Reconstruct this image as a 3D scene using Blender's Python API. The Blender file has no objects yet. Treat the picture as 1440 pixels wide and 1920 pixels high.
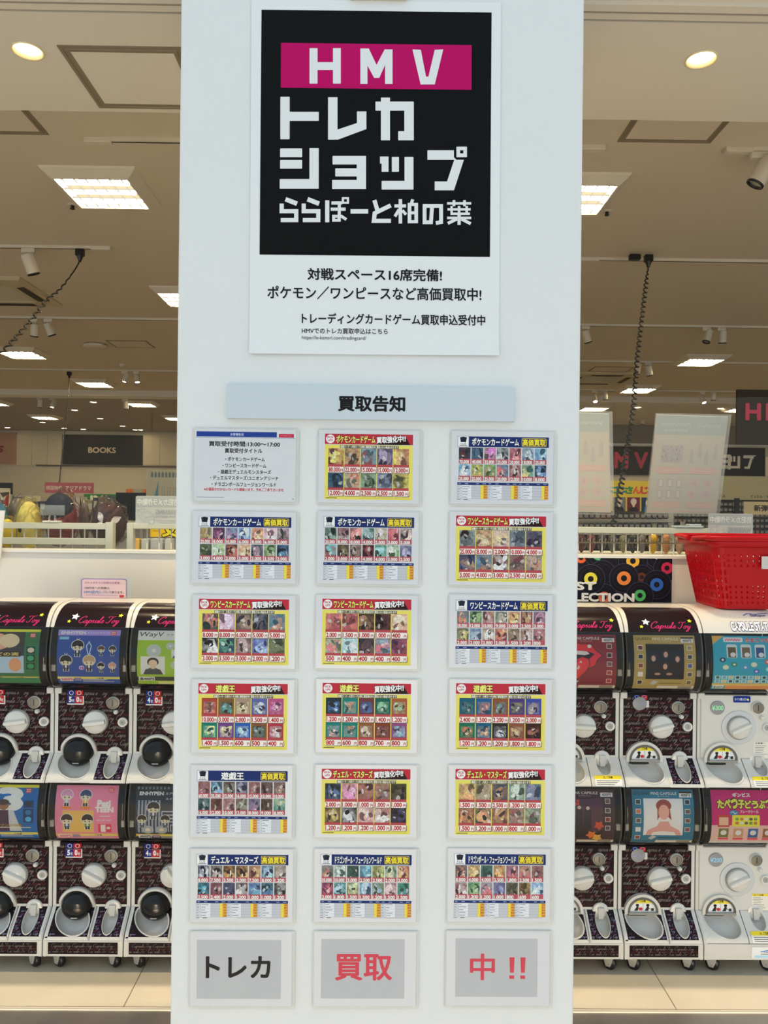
import bpy, math, random
from mathutils import Vector, Matrix
from math import sin, cos, pi, radians, sqrt
random.seed(7)
SC = bpy.context.scene
COL = SC.collection

# ------------------------------------------------------------------ camera
FPX = 1440.0                                  # focal length in pixels of the 1440x1920 frame
EYE = Vector((0.0, 0.0, 1.70))
YAW, ROLL, PITCH = radians(0.55), radians(0.62), radians(0.0)
fwd = Vector((sin(YAW)*cos(PITCH), cos(YAW)*cos(PITCH), sin(PITCH)))
r0 = Vector((cos(YAW), -sin(YAW), 0))
u0 = r0.cross(fwd)
RIGHT = r0*cos(ROLL) + u0*sin(ROLL)
UP = u0*cos(ROLL) - r0*sin(ROLL)
cam = bpy.data.cameras.new('camera')
cam.sensor_fit = 'VERTICAL'; cam.sensor_height = 36.0; cam.sensor_width = 27.0
cam.lens = FPX/1920*36.0
cam.clip_start = 0.05; cam.clip_end = 200
co = bpy.data.objects.new('camera', cam); COL.objects.link(co)
m = Matrix((RIGHT, UP, -fwd)).transposed().to_4x4(); m.translation = EYE
co.matrix_world = m
SC.camera = co

# ------------------------------------------------------------------ light and exposure
SC.view_settings.view_transform = 'Standard'; SC.view_settings.look = 'None'
SC.view_settings.gamma = 1.0; SC.view_settings.exposure = 0.34; SC.view_settings.use_curve_mapping = False
SC.cycles.use_denoising = True
SC.cycles.max_bounces = 8; SC.cycles.transparent_max_bounces = 24
SC.cycles.sample_clamp_indirect = 6.0
W = bpy.data.worlds.new('sky'); SC.world = W; W.use_nodes = True
bg = W.node_tree.nodes['Background']; bg.inputs[0].default_value = (0.73, 0.91, 1.05, 1); bg.inputs[1].default_value = 0.75
SUN_EL = radians(17)
sun = bpy.data.lights.new('sun', 'SUN'); sun.energy = 7.4; sun.color = (1.0, 0.83, 0.6); sun.angle = radians(0.06)
so = bpy.data.objects.new('sun', sun); COL.objects.link(so)
so.rotation_euler = Vector((0.02, cos(SUN_EL), -sin(SUN_EL))).to_track_quat('-Z', 'Y').to_euler()
PANEL_E = 34.0       # ceiling panels
LAMP_E = 30.0        # small round lamps
LAMP_COL = (1.0, 0.78, 0.47)
FRONT_W = 78.0      # watts of each lamp in the front ceiling

# ------------------------------------------------------------------ helpers
def ray(px, py):
    return fwd + RIGHT*((px-720)/FPX) + UP*((960-py)/FPX)
def at(px, py, Y):
    d = ray(px, py); return EYE + d*(Y/d.y)
def atz(px, py, z):
    d = ray(px, py); return EYE + d*((z-EYE.z)/d.z)
def lin(c):
    return c/12.92 if c <= 0.04045 else ((c+0.055)/1.055)**2.4
def hx(h, g=1.0):
    h = h.lstrip('#')
    if len(h) == 3: h = ''.join(a*2 for a in h)
    return tuple(min(0.92, lin(int(h[i:i+2], 16)/255)*g) for i in (0, 2, 4))
MATS = {}
def mat(name, c=(0.8, 0.8, 0.8), r=0.5, metal=0.0, e=0.0, ec=None, coat=0.0, bump=None, var=0.0, vs=8.0, alpha=1.0, spec=0.5, trans=0.0):
    if name in MATS: return MATS[name]
    if isinstance(c, str): c = hx(c)
    M = bpy.data.materials.new(name); M.use_nodes = True
    N = M.node_tree.nodes; L = M.node_tree.links
    b = N['Principled BSDF']
    b.inputs['Base Color'].default_value = (*c, 1); b.inputs['Roughness'].default_value = r
    b.inputs['Metallic'].default_value = metal; b.inputs['Coat Weight'].default_value = coat
    b.inputs['Coat Roughness'].default_value = 0.08
    b.inputs['Specular IOR Level'].default_value = spec
    b.inputs['Alpha'].default_value = alpha; b.inputs['Transmission Weight'].default_value = trans
    if e:
        b.inputs['Emission Color'].default_value = (*(ec or c), 1); b.inputs['Emission Strength'].default_value = e
    if var or bump:
        tc = N.new('ShaderNodeTexCoord')
    if var:
        n = N.new('ShaderNodeTexNoise'); n.inputs['Scale'].default_value = vs; n.inputs['Detail'].default_value = 5
        L.new(tc.outputs['Object'], n.inputs['Vector'])
        mx = N.new('ShaderNodeMix'); mx.data_type = 'RGBA'
        mx.inputs[6].default_value = (*[v*(1-var) for v in c], 1); mx.inputs[7].default_value = (*[min(1, v*(1+var)) for v in c], 1)
        L.new(n.outputs[0], mx.inputs[0]); L.new(mx.outputs[2], b.inputs['Base Color'])
    if bump:
        n2 = N.new('ShaderNodeTexNoise'); n2.inputs['Scale'].default_value = bump[0]; n2.inputs['Detail'].default_value = 3
        L.new(tc.outputs['Object'], n2.inputs['Vector'])
        bp = N.new('ShaderNodeBump'); bp.inputs['Strength'].default_value = bump[1]; bp.inputs['Distance'].default_value = bump[2]
        L.new(n2.outputs[0], bp.inputs['Height']); L.new(bp.outputs[0], b.inputs['Normal'])
    MATS[name] = M; return M

def print_mat(name, rough, coat=0.0, art=False):
    """Ink on paper: the colour of every printed shape is stored on the mesh; art adds a mottled procedural picture grain."""
    M = bpy.data.materials.new(name); M.use_nodes = True
    N = M.node_tree.nodes; L = M.node_tree.links; b = N['Principled BSDF']
    b.inputs['Roughness'].default_value = rough; b.inputs['Coat Weight'].default_value = coat; b.inputs['Specular IOR Level'].default_value = 0.12
    b.inputs['Coat Roughness'].default_value = 0.12
    a = N.new('ShaderNodeVertexColor'); a.layer_name = 'ink'
    if art:
        tc = N.new('ShaderNodeTexCoord'); n = N.new('ShaderNodeTexNoise'); n.inputs['Scale'].default_value = 190; n.inputs['Detail'].default_value = 4
        n.inputs['Distortion'].default_value = 1.2
        L.new(tc.outputs['Object'], n.inputs['Vector'])
        n3 = N.new('ShaderNodeTexNoise'); n3.inputs['Scale'].default_value = 120; n3.inputs['Detail'].default_value = 3
        L.new(tc.outputs['Object'], n3.inputs['Vector'])
        rm = N.new('ShaderNodeMapRange'); rm.inputs[1].default_value = 0.3; rm.inputs[2].default_value = 0.7; rm.inputs[3].default_value = 0.55; rm.inputs[4].default_value = 1.2
        L.new(n.outputs[0], rm.inputs[0])
        hs = N.new('ShaderNodeHueSaturation')
        rh = N.new('ShaderNodeMapRange'); rh.inputs[1].default_value = 0.35; rh.inputs[2].default_value = 0.65; rh.inputs[3].default_value = 0.46; rh.inputs[4].default_value = 0.54
        L.new(n3.outputs[0], rh.inputs[0]); hs.inputs['Saturation'].default_value = 0.8; L.new(rh.outputs[0], hs.inputs['Hue']); L.new(rm.outputs[0], hs.inputs['Value'])
        L.new(a.outputs[0], hs.inputs['Color']); L.new(hs.outputs[0], b.inputs['Base Color'])
    else:
        L.new(a.outputs[0], b.inputs['Base Color'])
    MATS[name] = M; return M
INK = print_mat('printed_ink', 0.45)
INKG = print_mat('glossy_printed_ink', 0.3)
ART = print_mat('printed_card_picture', 0.45, art=True)

class MB:
    """Collects shapes and links them as ONE mesh object."""
    def __init__(s): s.v, s.f, s.m, s.c, s.sm = [], [], [], [], []; s.mats = []
    def mi(s, m):
        if m not in s.mats: s.mats.append(m)
        return s.mats.index(m)
    def add(s, vs, fs, m, c=None, smooth=False):
        o = len(s.v); s.v += [tuple(p) for p in vs]; k = s.mi(m)
        for f in fs:
            s.f.append([o+i for i in f]); s.m.append(k); s.c.append(c or (0.8, 0.8, 0.8)); s.sm.append(smooth)
        return s
    def box(s, lo, hi, m, c=None):
        x0, y0, z0 = lo; x1, y1, z1 = hi
        vs = [(x0,y0,z0),(x1,y0,z0),(x1,y1,z0),(x0,y1,z0),(x0,y0,z1),(x1,y0,z1),(x1,y1,z1),(x0,y1,z1)]
        return s.add(vs, [(0,3,2,1),(4,5,6,7),(0,1,5,4),(1,2,6,5),(2,3,7,6),(3,0,4,7)], m, c)
    def bbox(s, lo, hi, b, m, c=None):
        """box with chamfered upright and horizontal edges"""
        x0,y0,z0 = lo; x1,y1,z1 = hi
        def ring(z, i):
            return [(x0+i+b,y0+i,z),(x1-i-b,y0+i,z),(x1-i,y0+i+b,z),(x1-i,y1-i-b,z),(x1-i-b,y1-i,z),(x0+i+b,y1-i,z),(x0+i,y1-i-b,z),(x0+i,y0+i+b,z)]
        rs = [ring(z0, b), ring(z0+b, 0), ring(z1-b, 0), ring(z1, b)]
        return s.loft(rs, m, c, closed=True, caps=True)
    def loft(s, rings, m, c=None, closed=True, caps=False, smooth=False):
        n = len(rings[0]); vs = [p for r in rings for p in r]; fs = []
        for i in range(len(rings)-1):
            for j in range(n if closed else n-1):
                k = (j+1) % n
                fs.append((i*n+j, i*n+k, (i+1)*n+k, (i+1)*n+j))
        s.add(vs, fs, m, c, smooth)
        if caps:
            o = len(s.v)-len(vs); k = s.mi(m)
            for f in (list(range(n))[::-1], [(len(rings)-1)*n+j for j in range(n)]):
                s.f.append([o+i for i in f]); s.m.append(k); s.c.append(c or (.8,.8,.8)); s.sm.append(False)
        return s
    def lathe(s, prof, m, origin=(0,0,0), axis='z', n=24, c=None, caps=False, smooth=True, sx=1, sy=1):
        """prof: (radius, height) pairs turned about an axis; axis y points to -y (towards the viewer)"""
        rings = []
        for r, h in prof:
            q = []
            for j in range(n):
                a = 2*pi*j/n; x, y = r*cos(a)*sx, r*sin(a)*sy
                p = (x, y, h) if axis == 'z' else (x, -h, y) if axis == 'y' else (h, x, y)
                q.append(tuple(p[i]+origin[i] for i in range(3)))
            rings.append(q)
        return s.loft(rings, m, c, True, caps, smooth)
    def ball(s, c0, r, m, c=None, n=16, k=9, deform=None):
        rx, ry, rz = r if isinstance(r, tuple) else (r, r, r)
        rings = []
        for i in range(k+1):
            t = pi*i/k; q = []
            for j in range(n):
                a = 2*pi*j/n
                p = Vector((rx*sin(t)*cos(a), ry*sin(t)*sin(a), -rz*cos(t)))
                if deform: p = deform(p)
                q.append(tuple(p + Vector(c0)))
            rings.append(q)
        return s.loft(rings, m, c, True, False, True)
    def tube(s, pts, r, m, c=None, n=8, caps=True):
        pts = [Vector(p) for p in pts]; rings = []; up = None
        for i, p in enumerate(pts):
            t = (pts[min(i+1, len(pts)-1)] - pts[max(i-1, 0)]).normalized()
            if up is None:
                up = Vector((0,0,1)) if abs(t.z) < 0.9 else Vector((1,0,0))
            a = t.cross(up).normalized(); b = a.cross(t).normalized(); up = b
            rr = r[i] if isinstance(r, (list, tuple)) else r
            rings.append([tuple(p + a*rr*cos(2*pi*j/n) + b*rr*sin(2*pi*j/n)) for j in range(n)])
        return s.loft(rings, m, c, True, caps, True)
    def prism(s, poly, a, b, m, axis='x', c=None):
        """extrudes a 2-D polygon between a and b along axis (x: polygon is (y,z); y: (x,z); z: (x,y))"""
        def pt(p, h): return (h, p[0], p[1]) if axis == 'x' else (p[0], h, p[1]) if axis == 'y' else (p[0], p[1], h)
        return s.loft([[pt(p, a) for p in poly], [pt(p, b) for p in poly]], m, c, True, True)
    def build(s, name, parent=None, loc=None, rot=None):
        me = bpy.data.meshes.new(name)
        me.from_pydata(s.v, [], s.f)
        for m in s.mats: me.materials.append(m)
        me.polygons.foreach_set('material_index', s.m)
        me.polygons.foreach_set('use_smooth', s.sm)
        if any(m in (INK, INKG, ART) for m in s.mats):
            ca = me.color_attributes.new('ink', 'FLOAT_COLOR', 'CORNER')
            buf = []
            for f, c in zip(s.f, s.c):
                if isinstance(c, list):
                    for q in c: buf += [*q, 1.0]
                else: buf += [*c, 1.0]*len(f)
            ca.data.foreach_set('color', buf)
        me.update()
        o = bpy.data.objects.new(name, me); COL.objects.link(o)
        if parent: o.parent = parent
        if loc is not None: o.location = loc
        if rot is not None: o.rotation_euler = rot
        return o

def thing(name, label, cat, loc=(0,0,0), rot=(0,0,0), group=None):
    o = bpy.data.objects.new(name, None); COL.objects.link(o); o.empty_display_size = 0.05
    o.location = loc; o.rotation_euler = rot
    return tag(o, label, cat, group)
def tag(o, label, cat, group=None):
    o['label'] = label; o['category'] = cat
    if group: o['group'] = group
    return o
def struct(o):
    o['kind'] = 'structure'; return o
def dup(root, loc, label=None, group=None, rot=None):
    r = root.copy(); COL.objects.link(r); r.location = loc
    if rot is not None: r.rotation_euler = rot
    if label: r['label'] = label
    if group: r['group'] = group
    for ch in list(root.children):
        c = ch.copy(); COL.objects.link(c); c.parent = r
        for g in list(ch.children):
            d = g.copy(); COL.objects.link(d); d.parent = c
    return r

# ---- lettering: the built-in font turned into flat faces, cached, scaled into a box
TXT = {}
def glyphs(body, shear=0.0, res=3):
    k = (body, shear, res)
    if k in TXT: return TXT[k]
    cu = bpy.data.curves.new('lettering', 'FONT'); cu.body = body; cu.shear = shear; cu.resolution_u = res
    ob = bpy.data.objects.new('lettering', cu); COL.objects.link(ob)
    dg = bpy.context.evaluated_depsgraph_get(); dg.update()
    me = ob.evaluated_get(dg).to_mesh()
    vs = [(v.co.x, v.co.y) for v in me.vertices]; fs = [list(p.vertices) for p in me.polygons]
    ob.evaluated_get(dg).to_mesh_clear()
    bpy.data.objects.remove(ob); bpy.data.curves.remove(cu)
    xs = [p[0] for p in vs]; ys = [p[1] for p in vs]
    TXT[k] = (vs, fs, (min(xs), min(ys), max(xs), max(ys))); return TXT[k]

def strips(pts, dv):
    """cuts a polygon (u, v) into bands of v so that it can follow a bent sheet"""
    lo, hi = min(p[1] for p in pts), max(p[1] for p in pts)
    if hi-lo <= dv: return [pts]
    out = []; k0, k1 = math.floor(lo/dv), math.ceil(hi/dv)
    for k in range(k0, k1):
        P = pts
        for bnd, sg in ((k*dv, 1), ((k+1)*dv, -1)):
            Q = []
            for i in range(len(P)):
                p, q = P[i], P[(i+1) % len(P)]; a, b_ = sg*(p[1]-bnd), sg*(q[1]-bnd)
                if a >= 0: Q.append(p)
                if (a > 0 > b_) or (a < 0 < b_): t = a/(a-b_); Q.append((p[0]+(q[0]-p[0])*t, p[1]+(q[1]-p[1])*t))
            P = Q
            if len(P) < 3: break
        if len(P) >= 3: out.append(P)
    return out
class Page:
    """A printed sheet in its own flat coordinates (u right, v down, in any unit); M maps (u, v, layer) to 3-D."""
    def __init__(s, mb, M, g=1.0, ink=None, bend=None): s.mb, s.M, s.g, s.ink, s.bend = mb, M, g, ink or INK, bend; s.t = 0
    def col(s, c): return hx(c, s.g) if isinstance(c, str) else c
    def poly(s, pts, c, L=1, m=None):
        s.t = (s.t+1) % 20; L = L+s.t*0.02      # each printed shape lies a hair above the last: no shared planes
        for P in (strips(pts, s.bend) if s.bend else [pts]):
            s.mb.add([s.M(u, v, L) for u, v in P], [tuple(range(len(P)))[::-1]], m or s.ink, s.col(c))
    def rect(s, u0, v0, u1, v1, c, L=1, m=None, n=1):
        for i in range(n):
            a, b = v0+(v1-v0)*i/n, v0+(v1-v0)*(i+1)/n
            s.poly([(u0,a),(u1,a),(u1,b),(u0,b)], c, L, m)
    def rrect(s, u0, v0, u1, v1, r, c, L=1):
        p = []
        for cx, cy, a0 in ((u1-r, v0+r, -90), (u1-r, v1-r, 0), (u0+r, v1-r, 90), (u0+r, v0+r, 180)):
            for k in range(4): a = radians(a0+30*k); p.append((cx+r*cos(a), cy+r*sin(a)))
        s.poly(p, c, L)
    def disc(s, u, v, r, c, L=1, ry=None, n=16):
        s.poly([(u+r*cos(2*pi*i/n), v+(ry or r)*sin(2*pi*i/n)) for i in range(n)], c, L)
    def text(s, body, u0, v0, u1, v1, c, L=2, bold=0.02, shear=0.0, res=3, out=None, outw=0.05, keep=False, mirror=False):
        """lettering filling the box u0..u1, v0..v1 (keep: keeps the letters' own proportion, from the left)"""
        if out: s.text(body, u0, v0, u1, v1, out, L, bold+outw, shear, res, None, 0, keep, mirror); L += 0.6
        vs, fs, ref = glyphs(body, shear, res)
        k = (u1-u0)/(ref[2]-ref[0]); q = (v1-v0)/(ref[3]-ref[1])
        if keep: k = q
        n = 8 if bold > 0.03 else 6
        for i in range(n if bold else 1):
            dx, dy = (bold*cos(2*pi*i/n), bold*sin(2*pi*i/n)) if bold else (0, 0)
            pts = []
            for x, y in vs:
                u = u0+(x+dx-ref[0])*k; v = v1-(y+dy-ref[1])*q
                if mirror: u = u0+u1-u
                pts.append((u, v))
            if s.bend and v1-v0 > s.bend:
                for f in fs:
                    for P in strips([pts[j] for j in f], s.bend): s.mb.add([s.M(u, v, L+0.05*i) for u, v in P], [tuple(range(len(P)))], s.ink, s.col(c))
            else: s.mb.add([s.M(u, v, L+0.05*i) for u, v in pts], fs, s.ink, s.col(c))
    def stroke(s, pts, w, c, L=2):
        """a ribbon along a polyline with mitred corners"""
        n = len(pts); a, b = [], []; s.t = (s.t+1) % 20; L = L+s.t*0.02
        for i in range(n):
            p = Vector(pts[i])
            d1 = (Vector(pts[i])-Vector(pts[i-1])).normalized() if i else None
            d2 = (Vector(pts[i+1])-Vector(pts[i])).normalized() if i < n-1 else None
            if d1 is None: d1 = d2
            if d2 is None: d2 = d1
            t = (d1+d2); t = t.normalized() if t.length > 1e-6 else d1
            nn = Vector((-t.y, t.x)); k = max(0.45, abs(nn.dot(Vector((-d1.y, d1.x)))))
            ww = (w[i] if isinstance(w, list) else w)/2/k
            a.append(p+nn*ww); b.append(p-nn*ww)
        vs = [s.M(p.x, p.y, L) for q in zip(a, b) for p in q]
        s.mb.add(vs, [(2*i, 2*i+1, 2*i+3, 2*i+2) for i in range(n-1)], s.ink, s.col(c))
    def star(s, u, v, r, c, L=2, rot=0.0, inner=0.45):
        s.poly([(u+(r if i % 2 == 0 else r*inner)*sin(pi*i/5+rot), v-(r if i % 2 == 0 else r*inner)*cos(pi*i/5+rot)) for i in range(10)], c, L)
def flat(w, h, eps=0.0003):
    """mapping of a w x h m sheet whose centre is the origin, facing -y: u, v in 0..1"""
    return lambda u, v, L: ((u-0.5)*w, -L*eps, (0.5-v)*h)
def catmull(P, n=6):
    P = [Vector(p) for p in P]; out = []
    for i in range(len(P)-1):
        a, b, c, d = P[max(i-1,0)], P[i], P[i+1], P[min(i+2, len(P)-1)]
        for k in range(n):
            t = k/n
            out.append(0.5*((2*b)+(c-a)*t+(2*a-5*b+4*c-d)*t*t+(3*b-a-3*c+d)*t**3))
    out.append(P[-1]); return out

# ------------------------------------------------------------------ materials of the place
PAINT = mat('white_wall_paint', (0.80, 0.815, 0.815), 0.6, bump=(170, 0.35, 0.002), var=0.02, vs=3)
CEIL = mat('ceiling_paint', (0.70, 0.62, 0.50), 0.8, var=0.02, vs=2)
CEILF = mat('front_ceiling_paint', (0.72, 0.66, 0.56), 0.8, var=0.02, vs=2)
GROOVE = mat('bronze_trim', (0.10, 0.075, 0.05), 0.5)
SLOT = mat('track_slot_dark', (0.035, 0.028, 0.02), 0.6)
CREAM = mat('cream_panel', (0.74, 0.68, 0.54), 0.6)
WHITEP = mat('white_plastic', (0.78, 0.76, 0.71), 0.3, coat=0.2)
WHITEM = mat('white_metal', (0.80, 0.80, 0.76), 0.4)
OFFW = mat('lamp_housing_white', (0.72, 0.66, 0.55), 0.45)
BLACK = mat('black_plastic', (0.012, 0.012, 0.013), 0.35)
DARK = mat('dark_inside', (0.02, 0.018, 0.016), 0.6)
STEEL = mat('brushed_steel', (0.46, 0.43, 0.40), 0.42, metal=1.0, var=0.35, vs=7)
CHROME = mat('nickel_plate', (0.5, 0.46, 0.38), 0.3, metal=0.9)
GREY = mat('grey_plastic', (0.42, 0.41, 0.38), 0.4)
TUBE = mat('lit_tube', (1, 0.93, 0.8), 0.5, e=PANEL_E*3, ec=LAMP_COL)
PANEL = mat('glowing_reflector', (0.004, 0.004, 0.003), 0.9, e=0.70, ec=(1.0, 0.82, 0.46), spec=0.0)  # black tray; the tubes' light on it is put in as glow
LOUV = mat('louvre_glow', (0.004, 0.004, 0.003), 0.9, e=0.60, ec=(1.0, 0.86, 0.60), spec=0.0)  # blades are no lamp: tube light on them put in as emission
LAMP = mat('lit_lamp', (1, 0.9, 0.75), 0.5, e=LAMP_E, ec=LAMP_COL)
REFL = mat('lamp_reflector', (0.9, 0.78, 0.5), 0.35)

def glass_mat(name, haze, tint=(1,1,1), gloss=0.06, hc=(0.8,0.83,0.82), rough=0.02):
    M = bpy.data.materials.new(name); M.use_nodes = True
    N = M.node_tree.nodes; L = M.node_tree.links; N.remove(N['Principled BSDF'])
    out = N['Material Output']
    t = N.new('ShaderNodeBsdfTransparent'); t.inputs[0].default_value = (*tint, 1)
    d = N.new('ShaderNodeBsdfDiffuse'); d.inputs[0].default_value = (*hc, 1)
    g = N.new('ShaderNodeBsdfGlossy'); g.inputs['Roughness'].default_value = rough
    m1 = N.new('ShaderNodeMixShader'); m1.inputs[0].default_value = haze
    L.new(t.outputs[0], m1.inputs[1]); L.new(d.outputs[0], m1.inputs[2])
    fr = N.new('ShaderNodeFresnel'); fr.inputs[0].default_value = 1.45
    mu = N.new('ShaderNodeMath'); mu.operation = 'MULTIPLY'; mu.inputs[1].default_value = gloss/0.035; L.new(fr.outputs[0], mu.inputs[0])
    m2 = N.new('ShaderNodeMixShader'); L.new(mu.outputs[0], m2.inputs[0])
    L.new(m1.outputs[0], m2.inputs[1]); L.new(g.outputs[0], m2.inputs[2]); L.new(m2.outputs[0], out.inputs[0])
    MATS[name] = M; return M
GLASS = glass_mat('window_glass', 0.006, (0.985, 0.99, 0.985), 0.007)
POUCH = glass_mat('laminating_film', 0.55, (1,1,1), 0.03, (0.86,0.86,0.82), 0.25)
SMOKED = glass_mat('clear_drum_plastic', 0.008, (0.93,0.92,0.90), 0.035, (0.4,0.4,0.38), 0.05)
BAG = glass_mat('clear_plastic_bag', 0.012, (0.98,0.98,0.97), 0.028, (0.8,0.8,0.75), 0.15)
ACRYL = glass_mat('clear_acrylic', 0.18, (0.95,0.97,0.96), 0.05, (0.75,0.78,0.77), 0.1)

# ------------------------------------------------------------------ the setting
Y_P = 2.25                       # pillar front
Y_T = 2.63                       # inner edge of the metal threshold
ZF, ZB = 3.37, 3.75              # front and back ceiling
Y_E = 3.24                       # where the ceiling steps up
Y_W, Y_G = 3.36, 3.40            # low wall behind the machines, glass on it
Y_FAR = 20.4

# floors
FLOOR = bpy.data.materials.new('cream_floor_tile'); FLOOR.use_nodes = True
N = FLOOR.node_tree.nodes; L = FLOOR.node_tree.links; b = N['Principled BSDF']; b.inputs['Roughness'].default_value = 0.32
tc = N.new('ShaderNodeTexCoord'); sp = N.new('ShaderNodeSeparateXYZ'); L.new(tc.outputs['Object'], sp.inputs[0])
def nmath(op, a, bb):
    n = N.new('ShaderNodeMath'); n.operation = op
    for i, v in enumerate((a, bb)):
        if isinstance(v, (int, float)): n.inputs[i].default_value = v
        elif v is not None: L.new(v, n.inputs[i])
    return n.outputs[0]
sx = nmath('LESS_THAN', nmath('FRACT', nmath('DIVIDE', nmath('ADD', sp.outputs[0], 20*0.632+0.848), 0.632), None), 0.006)
sy = nmath('LESS_THAN', nmath('FRACT', nmath('DIVIDE', nmath('ADD', sp.outputs[1], 50*0.632-2.63), 0.632), None), 0.006)
seam = nmath('MAXIMUM', sx, sy)
nz = N.new('ShaderNodeTexNoise'); nz.inputs['Scale'].default_value = 5; nz.inputs['Detail'].default_value = 6; L.new(tc.outputs['Object'], nz.inputs['Vector'])
m1 = N.new('ShaderNodeMix'); m1.data_type = 'RGBA'; m1.inputs[6].default_value = (0.43,0.38,0.30,1); m1.inputs[7].default_value = (0.54,0.49,0.395,1); L.new(nz.outputs[0], m1.inputs[0])
m2 = N.new('ShaderNodeMix'); m2.data_type = 'RGBA'; L.new(seam, m2.inputs[0]); L.new(m1.outputs[2], m2.inputs[6]); m2.inputs[7].default_value = (0.16,0.13,0.1,1)
L.new(m2.outputs[2], b.inputs['Base Color'])
struct(MB().box((-13, Y_T, -0.1), (13, 21, 0), FLOOR).build('floor'))
struct(MB().box((-13, -6.3, -0.1), (13, 2.40, -0.002), mat('mall_floor_stone', (0.42,0.41,0.39), 0.5, var=0.1)).build('floor_mall'))
t1 = MB().box((-13, 2.40, -0.1), (13, Y_T-0.012, -0.003), STEEL)
struct(t1.build('trim_threshold'))
struct(MB().box((-13, Y_T-0.012, -0.1), (13, Y_T, -0.0005), mat('sill_edge', (0.40,0.37,0.31), 0.5)).build('trim_sill'))

# ceilings, the far beam, side and far walls
cf = MB(); LAMPS = [atz(52, 95, ZF), atz(700, 102, ZF), atz(1315, 111, ZF)]
for y0, y1, dz in ((2.40,2.537,0), (2.537,2.553,0.012), (2.553,2.584,0), (2.584,2.595,0.008), (2.595,2.60,0)):
    cf.box((-13, y0, ZF+dz), (13, y1, ZF+0.06), CEILF if dz == 0 else SLOT)
xs_ = -13; c0 = 0.15
for p in LAMPS:                                   # the front ceiling with two round openings for its lamps
    cf.box((xs_, 2.60, ZF), (p.x-c0, Y_E, ZF+0.06), CEILF); xs_ = p.x+c0
    cf.box((p.x-c0, 2.60, ZF), (p.x+c0, p.y-0.1, ZF+0.06), CEILF); cf.box((p.x-c0, p.y+0.1, ZF), (p.x+c0, Y_E, ZF+0.06), CEILF)
    ang = sorted([2*pi*k/32 for k in range(32)]+[math.atan2(sy_*0.1, sx_*c0) % (2*pi) for sx_ in (-1, 1) for sy_ in (-1, 1)])
    o_, i_ = [], []
    for q in ang:
        s_ = min(c0/max(1e-6, abs(cos(q))), 0.1/max(1e-6, abs(sin(q)))); o_.append((p.x+s_*cos(q), p.y+s_*sin(q), ZF)); i_.append((p.x+0.053*cos(q), p.y+0.053*sin(q), ZF))
    cf.loft([o_, i_], CEILF)
cf.box((xs_, 2.60, ZF), (13, Y_E, ZF+0.06), CEILF)
cf.box((-13, Y_E-0.03, ZF+0.06), (13, Y_E, ZB+0.2), CEILF)
struct(cf.build('ceiling_front'))
struct(MB().box((-13, Y_E, ZB), (13, 13.5, ZB+0.2), CEIL).box((0.5, 13.5, ZB), (13, 21, ZB+0.2), CEIL).build('ceiling'))
struct(MB().box((-13, 13.5, ZB), (0.5, 21, ZB+0.2), mat('ceiling_darker_brown', (0.34, 0.28, 0.19), 0.8, var=0.03, vs=2)).build('ceiling_back_left'))  # left part behind the beam, in a darker brown
struct(MB().box((-13, 2.49, ZF-0.012), (13, 2.525, ZF), CEILF).build('trim_header'))
struct(MB().box((-13, 13.3, ZB-0.10), (13, 13.6, ZB), CEILF).build('trim_beam'))
struct(MB().box((-13, 2.40, ZF+0.06), (13, 2.6, 7), PAINT).build('wall_facade'))
for sgn, nm in ((-1, 'left'), (1, 'right')):
    struct(MB().box((sgn*13-0.1, 2.4, 0), (sgn*13+0.1, 21, ZB), CREAM).build('wall_'+nm))
struct(MB().box((-13, Y_FAR, 0), (1.0, Y_FAR+0.2, ZB), CREAM).build('wall_back_left'))
zs0 = at(1250, 834, 17.5).z
struct(MB().box((1.0, 17.5, 0), (13, 17.7, zs0-0.03), CREAM).box((1.0, 17.46, zs0-0.03), (13, 17.7, zs0+0.02), WHITEM).box((1.0, 17.5, zs0+0.02), (13, 17.7, ZB), mat('bulkhead_unlit_tone', (0.24,0.21,0.16), 0.7)).box((1.0, 17.5, 0), (1.2, 21, ZB), CREAM).build('wall_back_right'))  # bulkhead face: its lack of light is put into the darker tone
# unseen wall added behind the camera to hold the low sun off the pillar
zo = (2.748+6.3)*math.tan(SUN_EL)
struct(MB().box((-14, -6.3, zo), (14, -6.0, 6.6), PAINT).build('wall_sun_blocker'))

# the pillar
L0, R0 = at(329.5, 960, Y_P), at(1085.0, 960, Y_P)
struct(MB().bbox((L0.x, Y_P, -0.002), (R0.x, Y_P+0.42, 5.5), 0.004, PAINT).build('pillar'))
# low wall behind the machines, two lengths, with a top cap; glass on top
zc = at(160, 1031, Y_W).z
zg = at(1250, 743, Y_G).z
for nm, x0, x1 in (('left', -6, -0.2), ('right', -0.2, 6)):
    struct(MB().box((x0, Y_W, 0), (x1, Y_W+0.10, zc-0.012), mat('low_wall_white', (0.80,0.76,0.69), 0.5)).box((x0, Y_W-0.008, zc-0.012), (x1, Y_W+0.108, zc), WHITEM).build('wall_low_'+nm))
for i, (x0, x1) in enumerate(((-4.2, -1.0), (-0.995, 1.0), (1.005, 4.2))):
    struct(MB().box((x0, Y_G, zc), (x1, Y_G+0.008, zg), GLASS).build('window_%d' % (i+1)))

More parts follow.
